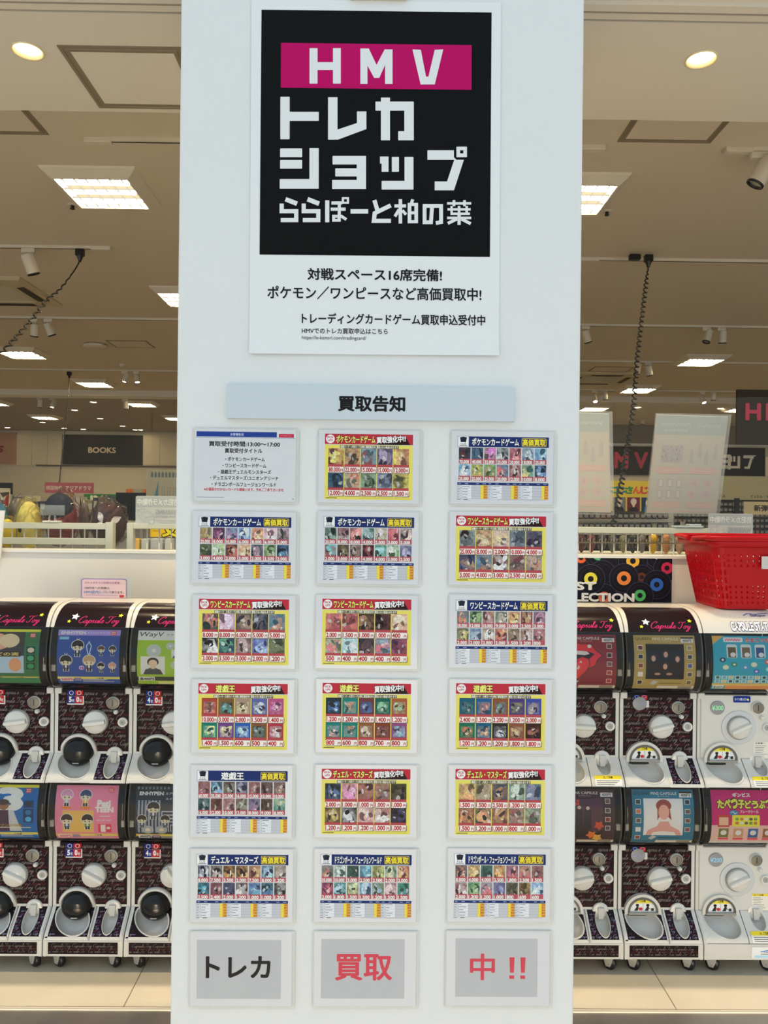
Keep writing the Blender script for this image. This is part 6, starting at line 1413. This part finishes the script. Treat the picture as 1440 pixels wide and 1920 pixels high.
DK = ['#2a2620', '#4a4238', '#38404a', '#5a3a30', '#3a3a2a', '#6a6450', '#20242c']
t, w1, z1 = shelf_unit('pack_shelf', 'cream-edged shelf of small dark packs below the yellow character banner', 1040, 1259, 5.2, 958, [at(1150, 976, 5.2).z, at(1150, 996, 5.2).z, 0.9, 0.5], 0.3, True)
packs('small dark pack in the rows below the yellow banner', 'packs on the cream-edged shelf', 1088, 1252, 5.15, (967, 986), 0.034, 0.042, DK, 4, 0)
MB().box((-w1, -0.02, at(1150, 977.5, 5.15).z), (w1, 0.0, at(1150, 971, 5.15).z), SHELF).build('shelf_edge', t)
def d_banner(p):
    for i, (ch, c_) in enumerate(zip('にじさんじ', ('#2c7a4a', '#2c6a8a', '#3a7a3a', '#c8582a', '#b8402c'))): p.text(ch, 0.0+i*0.163+0.02, 0.19, 0.155+i*0.163+0.02, 0.40, c_, 1, 0.06)
    for i, (bgc, hc, tc_) in enumerate((('#6a6a70', '#c8b898', '#2c2830'), ('#6a2430', '#b8a8b0', '#2a1c20'), ('#1c3450', '#20242c', '#1c4a7a'))): photo(p, 0.10+i*0.29, 0.52, 0.36+i*0.29, 0.97, bgc, hc, tc_, '#d8b8a0')
board('character_banner', 'yellow banner with coloured characters and three portraits, between the hanging posters', 'banner', (1140, 901.5, 1232, 961), 6.4, '#c8ae34', d_banner, 0.01, stand=True)
t, w2, z2 = shelf_unit('card_gondola', 'dark pegboard gondola with a cream head panel, behind the red basket', 1262, 1560, 7.6, 936, [0.3, 0.8], 0.3, True)
board('gondola_sign', 'cream head panel over the dark gondola with small black captions', 'sign', (1262, 893, 1560, 937.5), 7.55, '#a89c74', lambda p: (p.text('ワンピース', 0.22, 0.80, 0.328, 0.90, '#2a241a', 1, 0.02), p.text('デュエル・マスターズ', 0.485, 0.80, 0.68, 0.90, '#2a241a', 1, 0.02)), 0.02)
packs('small dark pack hanging on the gondola behind the red basket', 'packs on the dark gondola', 1266, 1438, 7.55, (945.5, 955.5, 965.5, 976, 986.5, 997, 1007), 0.040, 0.046, DK+['#6a5a48', '#4a5a4a'], 8, 0)
board('release_sign', 'cream sign with black characters in front of the dark gondola', 'sign', (1395, 941, 1500, 965), 6.6, '#bfae84', lambda p: p.text('新弾 /', 0.18, 0.26, 0.50, 0.74, '#2a241a', 1, 0.03), 0.01, stand=True)
a_, b_ = at(1379, 934, 7.3), at(1386.5, 968, 7.3); tag(MB().box((a_.x, 7.3, 0), (b_.x, 7.33, a_.z), DARK).build('gondola_post'), 'thin black post in front of the dark gondola', 'post')
# white tray with small item on the rack rail
t = thing('shop_tray', 'pale blue-white tray and clip on the rack rail under the tilted poster', 'tray', at(1290, 989.5, YR+0.015)+Vector((0, 0, 0.0006)))
MB().bbox((-0.070, -0.02, 0), (0.065, 0.03, 0.009), 0.002, mat('tray_white', (0.62,0.70,0.74), 0.3)).bbox((0.0, -0.012, 0.009), (0.06, 0.03, 0.018), 0.002, mat('tray_white')).build('tray', t); MB().bbox((-0.036, -0.008, 0.009), (-0.016, 0.008, 0.028), 0.003, CHROME).build('clip', t)

# ------------------------------------------------------------------ posters hung behind the glass, seen from the back
PB = mat('poster_back_paper', (0.48,0.48,0.44), 0.6)
def hung(label, corners, seed):
    (TL, TR, BR, BL) = [at(*p[:2], p[2]) for p in corners]; c_ = (TL+TR+BR+BL)/4
    t = thing('hanging_poster', label, 'poster', c_, (0,0,0), 'posters behind the glass')
    nrm = (TR-TL).cross(TL-BL).normalized(); nrm = -nrm if nrm.y > 0 else nrm
    M = lambda u, v, L: tuple((TL*(1-u)+TR*u)*(1-v)+(BL*(1-u)+BR*u)*v - c_ + nrm*(L*0.0006))
    mb = MB(); mb.loft([[M(u, v, -3) for u, v in ((0,0),(1,0),(1,1),(0,1))], [M(u, v, 0) for u, v in ((0,0),(1,0),(1,1),(0,1))]], PB, None, True, True); mb.build('paper', t)
    mb = MB(); mb.loft([[M(u, v, d) for u, v in ((-0.012,-0.012),(1.05,-0.02),(1.05,1.025),(-0.02,1.025))] for d in (-7, -4)], ACRYL, None, True, True); mb.build('sleeve', t)
    mb = MB(); p = Page(mb, M, 1.0, INK); cb = (0.40,0.455,0.46); pk = (0.58,0.44,0.42); gy = (0.45,0.44,0.45)
    p.rect(0.0, 0.0, 1, 0.005, (0.75,0.78,0.76), 1); p.rect(0.012, 0.008, 0.988, 0.19, cb, 1)
    [p.stroke([(u0+0.0095*i, v0+(0.011*sin(i*2.1)+0.008*sin(i*0.9))) for i in range(n_)], 0.007, (0.52,0.56,0.56), 2) for u0, v0, n_ in ((0.60, 0.10, 34), (0.08, 0.09, 44))]; p.text('Goods Lineup', 0.13, 0.135, 0.46, 0.165, (0.56,0.60,0.60), 2, 0.01, mirror=True)
    R9 = random.Random(seed)
    p.rect(0.12, 0.30, 0.43, 0.475, gy, 1)
    for _ in range(60): u, v = R9.uniform(0.13, 0.41), R9.uniform(0.31, 0.46); p.disc(u, v, 0.012, mixh(gy, (0.30,0.29,0.31), R9.random()*0.7), 1.6, 0.01, 8)
    for u, v in ((0.55, 0.36), (0.66, 0.30), (0.76, 0.37), (0.88, 0.31)): p.poly([(u-0.03, v+0.12), (u-0.02, v), (u, v-0.04), (u+0.025, v), (u+0.035, v+0.12)], gy, 1)
    for u0, v0 in ((0.06, 0.52), (0.54, 0.52), (0.06, 0.875), (0.54, 0.875)): p.rrect(u0, v0, u0+0.40, v0+0.066, 0.03, pk, 1); p.rect(u0+0.10, v0+0.030, u0+0.30, v0+0.036, (0.62,0.50,0.48), 2)
    for i in range(6): u, v = 0.12+0.13*(i % 3), 0.64+0.115*(i//3); p.rect(u, v, u+0.075, v+0.09, gy, 1); p.rect(u+0.015, v+0.012, u+0.06, v+0.075, (0.56,0.55,0.54), 1.5)
    for u, v in ((0.63, 0.69), (0.83, 0.69), (0.61, 0.80), (0.82, 0.80)): p.poly([(u, v+0.05), (u-0.08, v-0.005), (u-0.07, v-0.04), (u-0.03, v-0.05), (u, v-0.03), (u+0.03, v-0.05), (u+0.07, v-0.04), (u+0.08, v-0.005)], (0.56,0.45,0.46), 1); p.disc(u, v-0.005, 0.035, (0.5,0.42,0.44), 1.6, 0.022)
    for q in ((0.01, 0.19, 0.02, 0.985), (0.98, 0.19, 0.99, 0.985), (0.01, 0.968, 0.99, 0.985)): p.rect(*q, pk, 1)
    mb.build('show_through_print', t)
hung('tilted pale poster seen from the back, clear of the pillar', ((1231, 777, 3.80), (1365, 781, 3.80), (1343, 964, 3.95), (1212, 962, 3.95)), 1)
hung('pale poster seen from the back, half hidden by the pillar', ((1008, 771, 3.86), (1142, 775, 3.86), (1145.5, 961, 3.90), (1012, 958, 3.90)), 2)
# security stickers on the glass
STK = glass_mat('sticker_film', 0.62, (1,1,1), 0.02, (0.62,0.66,0.64), 0.3)
def sticker(label, box, u_cut):
    x0, y0, x1, y1 = box; k = 0.0108*(x1-x0)/2; c_, w_, h_, rt = quad((x0, y0-k), (x1, y0+k), (x1, y1+k), (x0, y1-k), Y_G-0.003)
    t = thing('security_sticker', label, 'sticker', (c_.x, Y_G-0.001, c_.z), rt, 'security stickers on the glass')
    mb = MB(); r = 0.008; ring = []
    for cx, cz, a0 in ((w_/2-r, h_/2-r, 0), (-w_/2+r, h_/2-r, 90), (-w_/2+r, -h_/2+r, 180), (w_/2-r, -h_/2+r, 270)):
        for q in range(4): a = radians(a0+30*q); ring.append((cx+r*cos(a), cz+r*sin(a)))
    mb.prism(ring, -0.0003, 0.0003, STK, 'y'); mb.build('film', t)
    mb = MB(); p = Page(mb, lambda u, v, L: ((u-0.5)*w_, -0.0003-L*0.0004, (0.5-v)*h_), 1.0, INK); g1 = (0.36,0.41,0.41); g2 = (0.30,0.34,0.36)
    p.rrect(0.01, 0.03, 0.99, 0.38, 0.02, g1, 1); p.text('防犯カメラ作動中', 0.04, 0.10, 0.96, 0.32, (0.62,0.66,0.64), 2, 0.03, mirror=True)
    p.text('WARNING', 0.45, 0.48, 0.96, 0.64, g2, 1, 0.04, mirror=True); p.text('CCTV IN OPERATION', 0.45, 0.68, 0.96, 0.75, g2, 1, 0.02, mirror=True)
    for q in ([(0.05, 0.48), (0.20, 0.44), (0.42, 0.70), (0.24, 0.76), (0.05, 0.48)], [(0.05, 0.48), (0.05, 0.66), (0.24, 0.97), (0.24, 0.76)], [(0.24, 0.97), (0.42, 0.92), (0.42, 0.70)], [(0.19, 0.40), (0.19, 0.56), (0.25, 0.60)]): p.stroke(q, 0.008, g2, 1)
    p.disc(0.36, 0.90, 0.07, g1, 1.5, 0.10); p.disc(0.36, 0.90, 0.045, (0.5,0.54,0.54), 2, 0.065)
    for v in (0.85, 0.93): p.rect(0.5, v, 0.95, v+0.012, g2, 1)
    mb.build('print', t)
sticker('security camera sticker on the glass beside the brown plush', (254, 930, 338, 984), 0); sticker('security camera sticker on the glass behind the red basket', (1328, 963, 1412, 1018), 0)
# white board at the picture edge
a = [at(-60, 957, 3.33), at(9.5, 957, 3.33), at(1.5, 1046, 3.33), at(-60, 1046, 3.33)]
tag(MB().prism([(p.x, p.z) for p in a], 3.325, 3.333, WHITEM, 'y').build('white_board'), 'white board sliver at the picture edge before the rack', 'board')

# ------------------------------------------------------------------ on the low wall and on the machines
ztop = ZU+0.671*ZS
def d_records(p):
    V = lambda X, Y: ((1080+X/4-990)/269.5, (720+Y/4-1042)/86.5)
    p.rect(0, 0, 1, 1, '#1c1a28', 0.4)
    for X, Y, r, c_, hr in ((-260,1330,120,'#c06a38',55), (-120,1500,120,'#4a9a6a',50), (-180,1620,110,'#d8b040',50), (35,1305,110,'#c85a30',42), (165,1275,115,'#58a878',50), (620,1270,120,'#c8c2b4',48), (275,1345,110,'#d0ccc8',46), (423,1325,118,'#d89a34',52), (680,1375,110,'#a82a4a',46), (195,1425,112,'#d8a83c',48), (490,1445,100,'#5a2c22',36), (210,1600,110,'#b8684a',46), (108,1462,118,'#e0bc40',52), (357,1455,120,'#d8743a',55), (603,1500,118,'#2c5aa8',52), (478,1582,110,'#48a060',46)):
        u, v = V(X, Y); k = 1/4/269.5; q = 1/4/86.5
        def D(rr, cc, L):
            P = [(u+rr*k*cos(2*pi*i/24), v+rr*q*sin(2*pi*i/24)) for i in range(24)]
            P = [(min(1, max(0, a)), min(1, max(0, b_))) for a, b_ in P]; p.poly(P, cc, L)
        L0_ = 0.8; d_records.n = getattr(d_records, 'n', 0)+1; L0_ += d_records.n*0.42
        D(r*0.93, '#3a3a52', L0_); D(r*0.90, '#16151d', L0_+0.08); D(r*0.70, '#22222e', L0_+0.14); D(r*0.66, '#15141b', L0_+0.20); D(hr*0.95, c_, L0_+0.26); D(hr*0.42, '#1c1a22', L0_+0.33)
    wd = lambda x0, y0, x1, y1: (*V(x0, y0), *V(x1, y1))
    a = wd(-150, 1487, 145, 1543); p.text('BEST', *a, '#efe6d6', 9, 0.045); a = wd(-235, 1570, 432, 1628); p.text('COLLECTION', *a, '#efe6d6', 9, 0.045)
board('records_poster', 'dark poster of overlapping vinyl records with white lettering on the low wall', 'poster', (990, 1042, 1259.5, 1128.5), Y_W-0.004, '#1c1a28', d_records, 0.003)
c_, w_, h_, rt = quad((152, 1085), (238, 1086), (238, 1132), (152, 1131), 3.12)
t = thing('machine_notice', 'small pink notice with a blue border standing on the capsule machines', 'notice', (c_.x, 3.12, ztop+0.001)); h_ = at(195, 1085, 3.12).z-ztop-0.001
mb = MB().box((-w_/2-0.004, 0.0, 0), (w_/2+0.018, 0.003, h_+0.003), ACRYL); mb.build('acrylic_stand', t)
mb = MB(); p = Page(mb, lambda u, v, L: ((u-0.5)*w_, -L*0.0005, h_*(1-v)), 1.0, INK)
p.rrect(0, 0, 1, 1.0, 0.08, '#8a7ab0', 1); p.rrect(0.02, 0.04, 0.98, 0.99, 0.07, '#e2c4ca', 1.5)
p.text('ガチャガチャご利用のお客様', 0.08, 0.15, 0.84, 0.26, '#a85a8a', 2.3, 0.01); p.text('100円玉への両替は', 0.08, 0.42, 0.62, 0.53, '#4a4048', 2.3, 0.01); p.text('HMV店内レジ', 0.07, 0.60, 0.54, 0.76, '#5a88c0', 2.3, 0.02); p.text('にて承ります。', 0.55, 0.63, 0.93, 0.75, '#4a4048', 2.3, 0.01)
p.rect(0.1, 0.82, 0.8, 0.85, '#b8a0c0', 2.3); p.rrect(0.84, 0.82, 0.94, 0.95, 0.02, '#c84a4a', 2.3); mb.build('page', t)

# red shopping basket
RED_P = mat('red_plastic', (0.46,0.003,0.008), 0.32, spec=0.25)
BX, BY = 1.318, 2.915
t = thing('shopping_basket', 'red plastic shopping basket standing on top of the machines', 'basket', (BX, BY, ztop+0.0012))
BH = at(1400, 1012, 2.95).z-ztop-0.004
LX, LY = 0.46, 0.34
def bk(s, h, off=0.0):
    """point on the tapering wall: s 0..1 round, h 0..1 up"""
    tp = 0.045*(1-h); x0, x1, y0, y1 = -0.03+tp-off, LX-0.03-tp+off, 0+tp-off, LY-tp+off; r = 0.035+off
    segs = [((x0+r, y0), (x1-r, y0), None), ((x1-r, y0+r), None, -90), ((x1, y0+r), (x1, y1-r), None), ((x1-r, y1-r), None, 0), ((x1-r, y1), (x0+r, y1), None), ((x0+r, y1-r), None, 90), ((x0, y1-r), (x0, y0+r), None), ((x0+r, y0+r), None, 180)]
    lens = [x1-x0-2*r, pi/2*r, y1-y0-2*r, pi/2*r]*2; T_ = sum(lens); d = (s % 1)*T_
    for (a, b_, an), l in zip(segs, lens):
        if d <= l:
            k = d/l
            if an is None: return (a[0]+(b_[0]-a[0])*k, a[1]+(b_[1]-a[1])*k, h*BH)
            return (a[0]+r*cos(radians(an+90*k)), a[1]+r*sin(radians(an+90*k)), h*BH)
        d -= l
    return (x0+r, y0, h*BH)
NS, NH = 176, 26
mb = MB(); vs = [bk(i/NS, j/NH) for j in range(NH+1) for i in range(NS)]; vi = [bk(i/NS, j/NH, -0.0028) for j in range(NH+1) for i in range(NS)]; nv = len(vs); fs = []
def solid(i, j):
    if j < 1 or j >= NH-5: return True
    s_ = (i+0.5)/NS
    if 0.30 < s_ < 0.5 or s_ > 0.80: return i % 2 == 0 or j % 3 == 0         # short ends: tall slots
    return i % 3 != 1 or j % 2 == 1 or 8 < j < 15                             # long sides: two bands of small holes
for j in range(NH):
    for i in range(NS):
        k = (i+1) % NS
        if not solid(i, j): continue
        fs += [(j*NS+i, j*NS+k, (j+1)*NS+k, (j+1)*NS+i), (nv+j*NS+k, nv+j*NS+i, nv+(j+1)*NS+i, nv+(j+1)*NS+k)]
        for di, e in ((-1, (i, i)), (1, (k, k))):
            if not solid((i+di) % NS, j): q = e[0]; f = (j*NS+q, (j+1)*NS+q, nv+(j+1)*NS+q, nv+j*NS+q); fs.append(f)
        for dj, jj in ((-1, j), (1, j+1)):
            if 0 <= j+dj < NH and not solid(i, j+dj): fs.append((jj*NS+i, jj*NS+k, nv+jj*NS+k, nv+jj*NS+i))
mb.add(vs+vi, fs, RED_P)
mb.add([bk(i/60, 0.004) for i in range(60)], [tuple(range(60))], RED_P)
mb.build('body', t)
mb = MB(); mb.loft([[bk(i/96, h, o) for i in range(96)] for h, o in ((0.90, 0.001), (0.90, 0.010), (0.955, 0.018), (1.0, 0.018), (1.0, -0.004), (0.93, -0.003))], RED_P, None, True, False, True); mb.build('rim', t)
for k, (ya, yb) in enumerate(((0.03, -0.018), (0.06, LY+0.018))):   # the two handles folded flat on the rim
    P = [(-0.050, LY/2-0.02+0.04*k, BH+0.004)]
    yy = yb
    P += [(-0.052, ya*0+ (0.06 if k == 0 else LY-0.06), BH+0.009), (-0.045, yy+(0.02 if k == 0 else -0.02), BH+0.010), (0.0, yy, BH+0.011), (LX/2-0.03, yy, BH+0.012), (LX-0.06, yy, BH+0.011), (LX-0.015, yy+(0.02 if k == 0 else -0.02), BH+0.010), (LX-0.008, 0.06 if k == 0 else LY-0.06, BH+0.009), (LX-0.010, LY/2-0.02+0.04*k, BH+0.004)]
    MB().tube(catmull(P, 5), 0.0085, RED_P, n=10).build('handle', t)
mb = MB(); x0 = at(1430, 1044, BY-0.01).x-BX; mb.box((x0, -0.004, BH*0.60), (x0+0.06, -0.0005, BH*0.78), mat('paper_tag', (0.62,0.60,0.58), 0.6)); mb.build('paper_tag', t)
